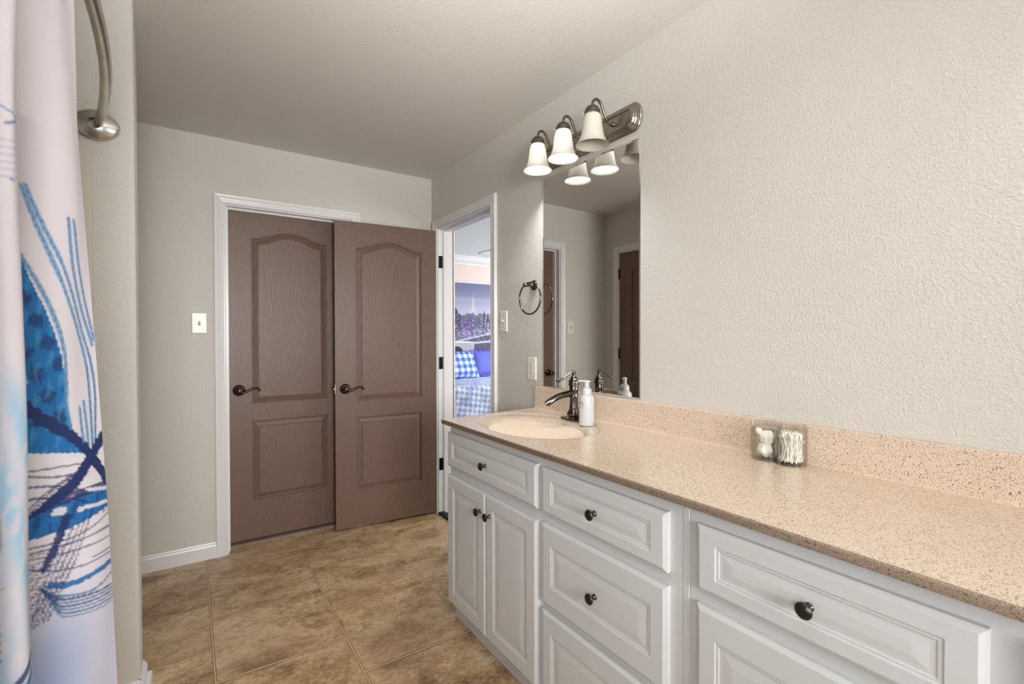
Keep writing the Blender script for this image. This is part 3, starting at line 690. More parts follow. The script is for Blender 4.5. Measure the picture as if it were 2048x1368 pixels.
# trough spout: open channel, flaring at the lip
m = MB(); K = 22; nn = 17; outer = []; inner = []
for i in range(K+1):
    u = i/K; px_ = FX-0.008-0.138*u; pz = FZ+0.124 - 0.002*u - 0.034*u**2.2
    hw = 0.0165+0.0030*u+0.003*u**4; dp = 0.026*(1-0.42*u)
    for k in range(nn):
        a = PI*(k/(nn-1)); c = math.cos(a); s_ = math.sin(a)
        outer.append((px_, FY+hw*c, pz-dp*s_**0.8+0.004*(1-u))); inner.append((px_-0.0005, FY+(hw-0.0022)*c, pz-(dp-0.0024)*s_**0.8+0.0008+0.004*(1-u)))
o_ = len(outer); fs = []
for i in range(K):
    for k in range(nn-1):
        a = i*nn+k; fs.append((a, a+1, a+nn+1, a+nn)); fs.append((o_+a, o_+a+nn, o_+a+nn+1, o_+a+1))
    fs.append((i*nn, (i+1)*nn, o_+(i+1)*nn, o_+i*nn)); j = nn-1; fs.append((i*nn+j, o_+i*nn+j, o_+(i+1)*nn+j, (i+1)*nn+j))
for k in range(nn-1): fs.append((K*nn+k, K*nn+k+1, o_+K*nn+k+1, o_+K*nn+k))
m.add(outer+inner, fs, True); m.build('spout', PEWTER, t)
m = MB(); P = []; R = []
for k in range(21):
    u = k/20; P.append((FX+0.010-0.105*u, FY+0.004*u, FZ+0.2105+0.003*math.sin(PI*min(1, u*3)) - 0.034*smooth(0.12, 0.92, u)+0.004*smooth(0.9, 1, u)))
    R.append((0.0066+0.0035*math.exp(-((u-0.93)/0.12)**2) + (0.003*math.exp(-(u/0.08)**2)), 0.0048+0.0030*math.exp(-((u-0.93)/0.12)**2)+0.002*math.exp(-(u/0.1)**2)))
R[0] = (0.003, 0.002); R[-1] = (0.0035, 0.0030); m.tube(P, R, 16); m.build('lever', PEWTER, t)

# ------------------------------------------------------------------ soap dispenser
SX, SY, SZ = 1.374, 1.480, 0.9128
t = thing('soap_dispenser', 'white foaming soap bottle with pump beside the faucet', 'soap dispenser', (SX, SY, SZ))
m = MB(); m.lathe([(0.027, 0), (0.031, 0.0015), (0.0325, 0.005), (0.0325, 0.108), (0.0318, 0.116), (0.0285, 0.122), (0.0225, 0.128), (0.0205, 0.131)], (SX, SY, SZ), 44); m.build('bottle', WHITEP, t)
m = MB(); m.lathe([(0.0200, 0.1305), (0.0212, 0.132), (0.0212, 0.146), (0.019, 0.152), (0.0125, 0.158), (0.0105, 0.160), (0.0100, 0.176), (0.0110, 0.178), (0.0118, 0.184), (0.010, 0.1865)], (SX, SY, SZ), 36)
dn = Vector((-0.78, 0.62, 0)).normalized(); P = [Vector((SX, SY, SZ+0.1825))+dn*s_+Vector((0, 0, z_)) for s_, z_ in ((-0.016, -0.001), (-0.004, 0.0005), (0.010, 0.0012), (0.024, 0.0015), (0.033, 0.0008), (0.038, -0.001))]
m.tube(P, [(0.007, 0.0030), (0.0105, 0.0042), (0.009, 0.0042), (0.0062, 0.0036), (0.0050, 0.0030), (0.0042, 0.0024)], 14); m.build('pump', WHITEP, t)
# printed lettering strips on the label (facing the basin side)
INK = simple('label_ink', srgb(84, 88, 100), 0.5)
m = MB(); random.seed(11)
def inkdash(z, a0, a1, h_):
    n = max(2, int((a1-a0)/0.06)); r = 0.03262
    vs = []
    for k in range(n+1):
        a = a0+(a1-a0)*k/n
        for dz in (-h_/2, h_/2): vs.append((SX+r*math.cos(a), SY+r*math.sin(a), SZ+z+dz))
    m.add(vs, [(2*k, 2*k+2, 2*k+3, 2*k+1) for k in range(n)], True)
for z, h_, spans in ((0.098, 0.0050, ((0, .28), (.34, .62))), (0.091, 0.0050, ((0, .2), (.26, .72))), (0.080, 0.0016, ((0, .5), (.55, .8))), (0.075, 0.0016, ((0, .3), (.35, .7)))):
    for a, b in spans:
        x = a
        while x < b-0.03:
            w_ = random.uniform(0.035, 0.06); inkdash(z, PI*0.90+x, PI*0.90+min(b, x+w_), h_*random.uniform(0.7, 1)); x += w_+0.018
m.build('label_print', INK, t)

# ------------------------------------------------------------------ acrylic jar with cotton
JX, JY0, JY1, JZ = 1.425, 0.757, 0.688, 0.9175
def eight(r):
    pts = []; c = (JY0+JY1)/2; hd = (JY0-JY1)/2
    a_ = math.acos(min(0.98, hd/r))
    for k in range(33):
        a = -PI+a_ + 0; th = a_ + (2*PI-2*a_)*k/32
        pts.append((JX+r*math.sin(th), JY1+hd*0 + r*math.cos(th)*1.0)) if False else None
    # upper circle (y larger)
    ts = np.linspace(-(PI-a_), (PI-a_), 33)
    for th in ts: pts.append((JX+r*math.sin(th), JY0+r*math.cos(th)))
    for th in ts: pts.append((JX-r*math.sin(th), JY1-r*math.cos(th)))
    # drop duplicate waist points
    out = []
    for p in pts:
        if not out or math.hypot(p[0]-out[-1][0], p[1]-out[-1][1]) > 1e-4: out.append(p)
    if math.hypot(out[0][0]-out[-1][0], out[0][1]-out[-1][1]) < 1e-4: out.pop()
    return out
RJ = 0.0415
O_, I_ = eight(RJ), eight(RJ-0.0022)
t = thing('acrylic_jar', 'clear acrylic two part jar holding cotton, on the counter near the backsplash', 'jar', (JX, 0.7225, JZ))
m = MB(); n = len(O_)
zs = [JZ, JZ+0.097]
vs = [(a, b, JZ) for a, b in O_]+[(a, b, JZ+0.097) for a, b in O_]+[(a, b, JZ+0.003) for a, b in I_]+[(a, b, JZ+0.097) for a, b in I_]
fs = [tuple(reversed(range(n))), tuple(range(2*n, 3*n))]
for k in range(n):
    k2 = (k+1) % n; fs += [(k, k2, n+k2, n+k), (2*n+k, 3*n+k, 3*n+k2, 2*n+k2), (n+k, n+k2, 3*n+k2, 3*n+k)]
m.add(vs, fs, False); m.build('container', ACRYL, t)
m = MB(); m.box((JX-0.0215, 0.7218, JZ+0.0032), (JX+0.0215, 0.7236, JZ+0.095)); m.build('divider', ACRYL, t)
m = MB(); L1 = eight(RJ+0.0015); m.prism(L1, lambda a, b, h: (a, b, h), JZ+0.0975, JZ+0.1110); m.build('lid', ACRYL, t)
COT = simple('cotton', srgb(238, 236, 230), 0.95, 0, 0.1, 400, 0.6, 0.02)
random.seed(3)
g1 = 'cotton balls in the left half of the jar'
for (x, y, z, r) in ((JX-0.002, 0.760, 0.0265, 0.0225), (JX+0.004, 0.756, 0.064, 0.0225), (JX-0.016, 0.772, 0.082, 0.0105)):
    ph = [random.uniform(0, 6) for _ in range(3)]
    m = MB(); m.ball((0, 0, 0), (r, r*0.95, r*0.92), 26, 16, lambda d: 1+0.05*math.sin(5*d[0]+ph[0])+0.05*math.sin(6*d[1]+ph[1])+0.04*math.sin(7*d[2]+ph[2]))
    o = m.build('cotton_ball', COT); o.location = (x, y, JZ+z); setp(o, 'white cotton ball in the left half of the clear jar', 'cotton ball', g1)
m = MB(); m.tube([(0, 0, -0.037), (0, 0, 0.037)], 0.0011, 6)
for s_ in (-1, 1): m.ball((0, 0, s_*0.034), (0.0026, 0.0026, 0.0062), 8, 6)
sw = m.build('cotton_swab', COT); first = True
random.seed(21)
for k in range(90):
    o = sw if first else sw.copy()
    if not first: COL.objects.link(o)
    first = False
    a = random.uniform(0, 2*PI); rr = 0.034*math.sqrt(random.random()); tilt = random.uniform(0.05, 0.34); ta = random.uniform(0, 2*PI)
    if k > 72: tilt = random.uniform(0.5, 0.85)
    d = Vector((math.sin(tilt)*math.cos(ta), math.sin(tilt)*math.sin(ta), math.cos(tilt)))
    hx2 = 0.037*math.sin(tilt); rr = min(rr, max(0.0, 0.0365-hx2)); c = Vector((JX+rr*math.cos(a), JY1-0.002+rr*math.sin(a)*0.85, JZ+0.006+0.040*math.cos(tilt)+random.uniform(0, 0.008)))
    if c.y+abs(d.y)*0.04 > 0.7205: c.y = 0.7205-abs(d.y)*0.04
    o.location = c; o.rotation_mode = 'QUATERNION'; o.rotation_quaternion = d.to_track_quat('Z', 'Y')
    setp(o, 'white cotton swab bundled in the right half of the clear jar', 'cotton swab', 'cotton swabs in the right half of the jar')

# ------------------------------------------------------------------ vanity light
def light_bar(label, yc_, lit, rr=0):
    zc_ = 2.163
    t = thing('vanity_light', label, 'wall light', (XR, yc_, zc_))
    # racetrack back plate with stepped ribs
    def track(hl, hh, flat=True):
        pts = []
        e = 0.040
        for k in range(13):
            a = -PI/2+PI*k/12; pts.append((hl-e*hh/0.057+e*hh/0.057*math.cos(a), hh*math.sin(a)*1.0))
        for k in range(13):
            a = PI/2+PI*k/12; pts.append((-(hl-e*hh/0.057)+e*hh/0.057*math.cos(a), hh*math.sin(a)))
        return pts
    prof = [(0.325, 0.059, 0.0), (0.325, 0.059, 0.006), (0.322, 0.056, 0.009), (0.317, 0.052, 0.009), (0.315, 0.050, 0.014), (0.309, 0.046, 0.014), (0.306, 0.043, 0.019), (0.300, 0.039, 0.019), (0.297, 0.036, 0.024), (0.288, 0.032, 0.025), (0.284, 0.029, 0.020)]
    m = MB(); vs = []; loops = [track(a, b) for a, b, _ in prof]; n = len(loops[0])
    for L, (_, _, d) in zip(loops, prof): vs += [(XR-d, yc_+p, zc_+q) for p, q in L]
    fs = [(i*n+k, i*n+(k+1) % n, (i+1)*n+(k+1) % n, (i+1)*n+k) for i in range(len(prof)-1) for k in range(n)] + [tuple((len(prof)-1)*n+k for k in range(n))]
    m.add(vs, fs); 
    m.build('back_plate', FIXP, t)
    for i, (dy, on) in enumerate(zip((-0.1825, 0.0, 0.1825), lit)):
        y = yc_+dy; cx = 1.358
        m = MB(); m.lathe([(0.010, 0), (0.010, 0.004), (0.007, 0.007)], (XR-0.019, y, 2.166), 18, ax=(-1, 0, 0))
        P = [(1.474, 2.166), (1.458, 2.1655), (1.446, 2.169), (1.434, 2.180), (1.424, 2.198), (1.415, 2.218), (1.407, 2.233), (1.397, 2.243), (1.385, 2.2475), (1.373, 2.245), (1.3635, 2.236), (1.359, 2.224), (1.358, 2.210)]
        m.tube([(a, y, b) for a, b in P], 0.0056, 12); m.build('arm', FIXM, t)
        m = MB(); m.lathe([(0.006, 2.216), (0.016, 2.213), (0.024, 2.207), (0.0295, 2.198), (0.0315, 2.192), (0.0305, 2.190), (0.0325, 2.187), (0.0325, 2.178), (0.0305, 2.177), (0.029, 2.190)], (cx, y, 0), 36, cap=False)
        for a in (0.5, 2.6, 4.7): m.tube([(cx+0.030*math.cos(a), y+0.030*math.sin(a), 2.182), (cx+0.040*math.cos(a), y+0.040*math.sin(a), 2.182)], 0.0022, 8)
        m.build('shade_holder', FIXM, t)
        pr_ = [(0.0275, 2.186), (0.0300, 2.180), (0.0345, 2.168), (0.0385, 2.150), (0.0420, 2.125), (0.0455, 2.100), (0.0510, 2.080), (0.0590, 2.065), (0.0665, 2.057), (0.0680, 2.055), (0.0665, 2.0555), (0.0570, 2.0655), (0.0490, 2.081), (0.0435, 2.101), (0.0400, 2.126), (0.0365, 2.150), (0.0325, 2.168), (0.0275, 2.182)]
        m = MB(); m.lathe(pr_, (cx, y, 0), 48, cap=False)
        sh = m.build('glass_shade', (SHADE_OFF, SHADE_ON, SHADE_DIM)[on], t)
        m = MB(); m.lathe([(0.012, 2.185), (0.013, 2.160), (0.018, 2.145), (0.0235, 2.128), (0.0235, 2.118), (0.018, 2.106), (0.008, 2.101), (0.001, 2.100)], (cx, y, 0), 16); b = m.build('bulb', (BULBOFF, BULBM, BULBDIM)[on], sh)
    return t
light_bar('three shade pewter vanity light above the mirror, nearest lamp unlit', 1.6125, (0, 1, 1))
light_bar('three shade pewter vanity light above the far right sink outside the photo', -0.2165, (2, 2, 2))

# ------------------------------------------------------------------ tub, surround, rod, curtain
t = thing('bathtub', 'white bathtub with acrylic surround behind the shower curtain', 'bathtub', (-0.6, 1.34, 0))
m = MB(); x0, x1, y0, y1 = -0.925, -0.285, 0.575, 2.095
rings = [(0, 0.0), (0, 0.43), (0.01, 0.44), (0.07, 0.44), (0.09, 0.42), (0.13, 0.12), (0.17, 0.10)]
vs = []
for d, z in rings: vs += [(x0+d, y0+d, z), (x1-d, y0+d, z), (x1-d, y1-d, z), (x0+d, y1-d, z)]
m.add(vs, [(i*4+k, i*4+(k+1) % 4, (i+1)*4+(k+1) % 4, (i+1)*4+k) for i in range(6) for k in range(4)] + [(24, 25, 26, 27), (3, 2, 1, 0)]); m.build('tub', SURR, t)
m = MB(); pts = [(-0.925, 0.44), (-0.263, 0.44), (-0.261, 1.900)]
for k in range(7): a = k*PI/12; pts.append((-0.291+0.03*math.cos(a), 1.900+0.03*math.sin(a)))
pts += [(-0.925, 1.930)]
m.prism(pts, lambda a, b, h: (a, YA-h, b), 0.001, 0.016); m.build('surround_panel', SURR, t)
m = MB(); m.box((-0.929, 0.58, 0.44), (-0.918, 2.083, 1.930)); m.build('surround_panel', SURR, t)
# rod: circular bow through measured points
RZ = 1.988; cy_ = 1.335; sag = 0.084; half = 0.765; Rr = (half**2+sag**2)/(2*sag); xc_ = -0.2465+sag-Rr
def rodx(y): return xc_+math.sqrt(Rr*Rr-(y-cy_)**2)
t = thing('shower_rod', 'curved brushed nickel shower curtain rod fixed to the partition end', 'shower rod', (rodx(2.08), YA, RZ))
ys = np.linspace(2.092, 0.58, 60); m = MB(); m.tube([(rodx(y), y, RZ) for y in ys], 0.0135, 20); m.build('rod', NICKEL, t)
fxc = rodx(2.1)
m = MB(); prof = [(0.058, 0.0), (0.058, 0.004), (0.056, 0.006), (0.0575, 0.009), (0.056, 0.013), (0.050, 0.017), (0.030, 0.026), (0.020, 0.029), (0.020, 0.012)]
vs = []; n = 56
for r, h in prof:
    for k in range(n):
        a = 2*PI*k/n; e = r*(1.0+0.10*max(0, (r-0.02)/0.038)*(math.cos(a)**2-0.0)); vs.append((fxc-0.004+e*math.cos(a), YA-h, RZ-0.002+r*0.86*math.sin(a)))
m.add(vs, [(i*n+k, i*n+(k+1) % n, (i+1)*n+(k+1) % n, (i+1)*n+k) for i in range(len(prof)-1) for k in range(n)], True); m.build('end_flange', NICKEL, t)
m = MB(); m.lathe([(0.030, 0.0), (0.030, 0.02)], (rodx(0.58), 0.571, RZ), 24, ax=(0, 1, 0)); m.build('end_flange', NICKEL, t)

# curtain -------------------------------------------------------
Z0, Z1 = 0.10, 1.955
def plan(z):
    """control points (x, y) of the folded cloth at height z; first = free edge"""
    k = (1.955-z)/1.855
    ex = np.interp(z, [0.1, 0.634, 0.98, 1.27, 1.65, 1.884, 1.955], [-0.100, -0.1156, -0.127, -0.142, -0.1626, -0.165, -0.168])
    rx = np.interp(z, [0.1, 0.634, 1.10, 1.27, 1.955], [-0.170, -0.1765, -0.184, -0.1872, -0.1875])
    g = np.interp(z, [0.1, 1.27, 1.955], [0.016, 0.0, 0.0])
    return [(ex, 1.15), (ex*0.5-0.095+g, 1.105), (-0.214+g, 1.04), (-0.240+g, 0.975), (-0.226+g, 0.938), (rx-0.010, 0.926), (rx, 0.905), (rx-0.012, 0.882), (-0.238+g, 0.862), (-0.262+g, 0.835), (-0.205+g, 0.812), (-0.197+g, 0.79), (-0.26+g, 0.765), (-0.26+g, 0.745), (-0.20+g, 0.73), (-0.20+g, 0.705), (-0.25+g, 0.69)]
def spline(P, n):
    P = np.array(P); Q = np.vstack([2*P[0]-P[1], P, 2*P[-1]-P[-2]]); out = []
    seg = len(P)-1
    for i in range(n):
        u = i/(n-1)*seg; k = min(int(u), seg-1); f = u-k; a, b, c, d = Q[k], Q[k+1], Q[k+2], Q[k+3]
        out.append(0.5*((2*b)+(-a+c)*f+(2*a-5*b+4*c-d)*f*f+(-a+3*b-3*c+d)*f**3))
    return np.array(out)
NU, NV = 430, 760
zv = np.linspace(Z0, Z1, NV)
keyz = np.linspace(Z0, Z1, 40); keys = np.array([spline(plan(z), NU) for z in keyz])      # 40 x NU x 2
ki = np.interp(zv, keyz, np.arange(40)); k0 = np.minimum(ki.astype(int), 38); kf = (ki-k0)[:, None, None]
XY = keys[k0]*(1-kf)+keys[k0+1]*kf
XY[:, :, 0] += (0.0025*np.sin(zv*9.0)[:, None]*np.sin(np.arange(NU)*0.11)[None, :])
verts = np.empty((NV, NU, 3)); verts[:, :, :2] = XY; verts[:, :, 2] = zv[:, None]
idx = np.arange(NV*NU).reshape(NV, NU)
faces = np.stack([idx[:-1, :-1], idx[:-1, 1:], idx[1:, 1:], idx[1:, :-1]], -1).reshape(-1, 4)
me = bpy.data.meshes.new('shower_curtain'); me.from_pydata(verts.reshape(-1, 3).tolist(), [], faces.tolist()); me.polygons.foreach_set('use_smooth', [True]*len(me.polygons))
cur = bpy.data.objects.new('shower_curtain', me); COL.objects.link(cur)
setp(cur, 'white shower curtain printed with bold blue brush strokes, hanging from the curved rod', 'shower curtain')
# the print is laid out in cloth coordinates: s = 0 (first fold) .. 1 (free edge), h = height above the floor
jm = int(np.argmin(np.abs(zv-1.27)))
seglen = np.sqrt((np.diff(XY[jm], axis=0)**2).sum(1)); cloth = np.concatenate([[0], np.cumsum(seglen)])     # metres from the free edge
S = np.broadcast_to(cloth[None, :], (NV, NU)); Hh = np.broadcast_to(zv[:, None], (NV, NU))
SA = [0.0, 0.066, 0.136, 0.206, 0.26, 0.30, 0.34, 0.9]; SU = [190, 107, 45, -5, -20, -40, -70, -300]        # sketch column for a distance from the free edge
from math import hypot
def art(S, Hh):
    sh = S.shape; white = np.array(srgb(218, 212, 220)[:3]); lav = np.array(srgb(176, 182, 212)[:3])
    blue = np.array(srgb(18, 104, 168)[:3]); navy = np.array(srgb(22, 44, 96)[:3]); sky = np.array(srgb(86, 160, 205)[:3]); pale = np.array(srgb(150, 198, 226)[:3]); steel = np.array(srgb(70, 124, 170)[:3])
    # sketch coordinates: u grows towards the free edge, v grows downwards
    z_to_v = np.interp(Hh, [0.10, 0.634, 0.98, 1.27, 1.65, 1.985], [1950, 1368, 1000, 690, 270, -110])
    edge = np.interp(z_to_v, [0, 270, 690, 1000, 1368, 1900], [148, 155, 190, 215, 235, 262])
    fold = np.interp(z_to_v, [0, 690, 900, 1368, 1900], [44, 44, 44, 66, 80])
    base_u = np.interp(S, SA, SU)
    U = edge - (190-base_u)*(edge-fold)/(190-45)
    q = S/0.275
    V = z_to_v
    n1 = np.sin(U*0.9+V*0.13)*np.sin(V*0.21-U*0.31); n2 = np.sin(U*0.23+V*0.07+1.3)*np.sin(V*0.05-U*0.11+0.4); n3 = np.sin(U*1.9-V*0.6)*np.sin(V*0.9+U*0.4)
    C = np.broadcast_to(white, sh+(3,)).copy()
    def lay(mask, col, a=1.0):
        nonlocal C
        m_ = np.clip(mask*a, 0, 1)[..., None]; C = C*(1-m_)+np.asarray(col)*m_
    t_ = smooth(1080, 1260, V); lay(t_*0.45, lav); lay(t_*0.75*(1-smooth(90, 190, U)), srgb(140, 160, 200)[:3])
    # top print band of the neighbouring fold
    def stroke(pts, w, col, a=1.0, soft=1.3, dash=0.0):
        pts = np.array(pts, float); P = spline(pts, max(8, 10*(len(pts)-1))); best = np.full(sh, 1e9)
        x0, x1 = P[:, 0].min()-w-4, P[:, 0].max()+w+4; y0, y1 = P[:, 1].min()-w-4, P[:, 1].max()+w+4
        sel = (U > x0) & (U < x1) & (V > y0) & (V < y1)
        if not sel.any(): return
        us, vs_ = U[sel], V[sel]; b = np.full(us.shape, 1e9)
        for i in range(len(P)-1):
            d = P[i+1]-P[i]; L2 = d@d+1e-9; tt = np.clip(((us-P[i, 0])*d[0]+(vs_-P[i, 1])*d[1])/L2, 0, 1)
            b = np.minimum(b, np.hypot(us-P[i, 0]-tt*d[0], vs_-P[i, 1]-tt*d[1]))
        b = b + 0.10*w*n3[sel] ; mk = np.zeros(sh); mk[sel] = 1-smooth(w/2-soft/2, w/2+soft/2, b)
        if dash: mk = mk*(0.55+0.45*smooth(-0.2, 0.4, n1))
        lay(mk, col, a)
    def region(poly, col, a=1.0):
        poly = np.array(poly, float); ins = np.zeros(sh, bool); n = len(poly)
        for i in range(n):
            (xa, ya), (xb, yb) = poly[i], poly[(i+1) % n]
            c = ((ya > V) != (yb > V)); xi = (xb-xa)*(V-ya)/((yb-ya) if yb != ya else 1e-9)+xa; ins ^= (c & (U < xi))
        lay(ins.astype(float), col, a)
    lav2 = srgb(196, 184, 198)[:3]
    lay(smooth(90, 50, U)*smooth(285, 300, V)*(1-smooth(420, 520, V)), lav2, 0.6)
    # big blue body
    reg = [(42, 528), (50, 545), (62, 580), (78, 622), (92, 668), (102, 712), (107, 760), (109, 800), (116, 832), (128, 862), (150, 890), (152, 893), (120, 888), (80, 878), (40, 868), (28, 700)]
    region(reg, blue)
    inb = (np.abs(C-blue).sum(-1) < 1e-6)
    mot = inb*np.clip(smooth(0.0, 0.5, np.sin(U*0.11+V*0.035)*np.sin(V*0.10-U*0.05)+0.35*n1), 0, 1)*(V < 830)
    lay(mot, navy, 0.75); lay(inb*smooth(0.35, 0.8, n2+0.4*n1), sky, 0.35)
    stroke([(30, 775), (70, 815), (110, 850), (150, 885), (205, 945)], 20, navy)
    stroke([(42, 720), (50, 752)], 6, pale); 
    # dry-brush outlines on the white leaf shapes
    for pts, w in (([(50, 415), (75, 490), (105, 575), (140, 660), (165, 730), (172, 800), (173, 885)], 4.5), ([(56, 412), (85, 490), (120, 575), (150, 655), (178, 725), (187, 790), (182, 880)], 4.0), ([(118, 450), (128, 540), (148, 610), (172, 665), (182, 690)], 4.5), ([(130, 452), (142, 530), (158, 590), (178, 650), (186, 680)], 4.0), ([(46, 533), (70, 580), (92, 640), (106, 700), (109, 760), (108, 800), (116, 840)], 4.5), ([(140, 808), (144, 850), (150, 880)], 4.5), ([(153, 797), (158, 845), (160, 882)], 4.5)):
        stroke(pts, w+4.5, sky, 0.55); stroke(pts, w+1.5, steel, 0.9, dash=1)
    for pts in ([(165, 730), (172, 800), (173, 885)], [(172, 705), (187, 790), (182, 880)]): stroke(pts, 3.0, navy, 0.6, dash=1)
    # crossing navy strokes
    stroke([(205, 872), (170, 900), (130, 935), (90, 965), (50, 990)], 24, navy); stroke([(150, 885), (180, 915), (215, 960)], 21, navy)
    # wide blue bands
    region([(42, 985), (90, 975), (130, 965), (215, 968), (215, 1008), (160, 1016), (110, 1022), (40, 1016)], blue)
    region([(90, 958), (140, 958), (212, 958), (212, 970), (150, 972), (100, 975)], navy, 0.9)
    lay(((V > 975) & (V < 1016) & (n2+0.5*n1 > 0.3)).astype(float), navy, 0.6)
    stroke([(148, 962), (180, 968), (212, 973)], 7, white); stroke([(142, 993), (170, 996), (212, 999)], 7, white); stroke([(95, 985), (104, 986)], 13, white, 0.9); stroke([(133, 994), (138, 995)], 9, white, 0.9)
    stroke([(112, 966), (118, 966)], 6, srgb(170, 120, 170)[:3], 0.8)
    # thin arcs
    for v0, v1, v2, w in ((900, 906, 912, 3), (905, 922, 930, 3.5), (925, 938, 965, 4), (945, 958, 985, 5), (975, 940, 915, 4), (985, 945, 912, 3)): stroke([(40, v0), (90, v1), (150, v2)], w, navy, 0.8)
    for v0, v1, v2, w in ((1028, 1040, 1022, 3), (1038, 1049, 1048, 4), (1046, 1064, 1068, 3), (1058, 1095, 1100, 3)): stroke([(45, v0), (120, v1), (218, v2)], w, navy, 0.75)
    stroke([(160, 1091), (222, 1091)], 2.5, steel)
    stroke([(90, 1108), (120, 1122), (170, 1122), (222, 1118)], 10, blue, 0.95); 
    for k in range(7): stroke([(75+k*3, 1105+k*5), (110, 1138+k*6), (160, 1152+k*6.5), (225, 1158+k*6.5-(k == 0)*18)], 4.2-0.3*k, navy if k % 2 else steel, 0.85)
    # dark cross-hatch knot
    stroke([(112, 1000), (98, 1040), (82, 1075)], 13, navy, 0.95)
    for k in range(5): stroke([(110+k*11, 1018), (92+k*9, 1075), (60+k*7, 1165)], 4.5, navy, 0.8, dash=1)
    for k in range(9): stroke([(52, 1030+k*14), (84, 1036+k*13), (110, 1040+k*12)], 3.0, navy, 0.55, dash=1)
    lay(((V > 1060) & (V < 1150) & (U > 45) & (U < 84) & (n3 > 0.1)).astype(float), navy, 0.55)
    # neighbouring folds: pale watery blue on white. T runs across the second fold (0 at its right outline)
    left = (S > 0.284).astype(float); T = (S-0.296)/0.044; V = 673+(V-673)*1.24
    C = C*(1-left[..., None])+white*left[..., None]
    def lline(t0, v0, t1, v1, w, col, a=0.8):
        f = np.clip((T-t0)/(t1-t0+1e-9), 0, 1); vv_ = v0+(v1-v0)*f; mk = left*(T >= min(t0, t1))*(T <= max(t0, t1))*(1-smooth(w/2-1, w/2+1.5, np.abs(V-vv_))); lay(mk, col, a)
    lline(0.1, 280, 0.7, 296, 5, blue); lline(0.05, 276, 0.8, 268, 3, steel); lline(0.3, 392, 0.55, 392, 5, steel)
    for k in range(6): lline(0.1, 318+k*13, 2.2, 345+k*13, 4, srgb(186, 172, 196)[:3], 0.6)
    wv = 0.5+0.5*np.sin(V*0.017+T*4.0+1.4*np.sin(V*0.006+T*2)); wv2 = 0.5+0.5*np.sin(V*0.045-T*7+2*n2)
    lay(left*smooth(700, 820, V)*(1-smooth(1600, 1800, V))*np.clip(0.25+0.75*wv, 0, 1), pale, 0.85)
    lay(left*smooth(760, 900, V)*(1-smooth(1240, 1300, V))*smooth(0.55, 0.9, wv2), white, 0.7)
    lay(left*(V > 560)*(V < 830)*smooth(0.95, 1.05, T), blue, 0.9)
    lay(left*(V > 740)*(V < 1060)*smooth(1.0, 1.1, T)*smooth(0.3, 0.6, wv2), sky, 0.7)
    lay(left*(V > 985)*(V < 1110)*smooth(0.85, 1.0, T)*smooth(0.5, 0.62, wv2), navy, 0.7)
    for k in range(5): lline(1.0, 1168+k*15, 2.6, 1166+k*15, 5, steel, 0.8)
    for v0, w_, cl in ((1262, 16, navy), (1290, 20, blue), (1318, 10, steel), (1340, 18, blue), (1364, 8, steel), (1392, 18, blue)):
        lline(0.0, v0-18, 0.8, v0+22, w_, cl, 0.9)
    return C
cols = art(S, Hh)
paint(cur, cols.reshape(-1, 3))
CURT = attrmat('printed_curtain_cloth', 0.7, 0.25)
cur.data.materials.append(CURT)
for yv in (1.135, 1.02, 0.91, 0.80, 0.72):
    m = MB(); m.torus((rodx(yv), yv, RZ-0.010), 0.026, 0.0022, (0.15, 1, 0), 28, 8); o = m.build('curtain_ring', NICKEL)
    setp(o, 'metal curtain ring looped over the curved shower rod above the frame', 'curtain ring', 'curtain rings on the shower rod')

# ------------------------------------------------------------------ bedroom contents
# bed
BTX0, BTX1, BTY0, BTY1, BTZ = 2.35, 4.45, 4.88, 6.02, 0.70
t = thing('bed', 'bed under a blue and white patchwork quilt seen through the doorway', 'bed', (3.4, 5.45, 0))
m = MB(); m.box((BTX0+0.03, BTY0+0.03, 0.12), (BTX1-0.03, BTY1, 0.36), 0.02); m.build('bed_base', simple('bed_base_fabric', srgb(90, 90, 110), 0.9), t)
m = MB(); m.box((BTX0+0.02, BTY0+0.02, 0.36), (BTX1-0.02, BTY1, 0.67), 0.05, 4); m.build('mattress', simple('mattress_white', srgb(225, 228, 235), 0.9), t)
for sx_ in (BTX0+0.1, BTX1-0.1):
    for sy_ in (BTY0+0.1, BTY1-0.1):
        m = MB(); m.lathe([(0.025, 0), (0.03, 0.12)], (sx_, sy_, 0), 12); m.build('leg', HINGE, t)
def quilt():
    t = NT('patchwork_quilt'); tc = t.n('ShaderNodeTexCoord'); mp = t.n('ShaderNodeMapping'); t.link(tc.outputs['UV'], mp.inputs[0])
    mp.inputs['Rotation'].default_value = (0, 0, 0.62); ck = t.n('ShaderNodeTexChecker'); t.link(mp.outputs[0], ck.inputs[0]); ck.inputs['Scale'].default_value = 22.0
    v2 = t.n('ShaderNodeMapping'); t.link(tc.outputs['UV'], v2.inputs[0]); v2.inputs['Rotation'].default_value = (0, 0, PI/4)
    ck2 = t.n('ShaderNodeTexChecker'); t.link(v2.outputs[0], ck2.inputs[0]); ck2.inputs['Scale'].default_value = 34.0
    nz = t.noise(mp.outputs[0], 7, 3)
    a = t.mix(ck.outputs['Fac'], srgb(238, 242, 250), srgb(142, 168, 230)); b = t.mix(ck2.outputs['Fac'], a, srgb(196, 210, 240))
    c = t.mix(0.55, a, b); c = t.mix(t.math('MULTIPLY', t.ramp(nz, [(0.5, (0,0,0,1)), (0.6, (1,1,1,1))]), 0.35), c, srgb(70, 92, 190))
    t.base(c, 0.85, 0, 0.2); t.bump(ck2.outputs['Fac'], 0.5, 0.004); return t.m
m = MB()
NX, NP = 60, 60; path = []
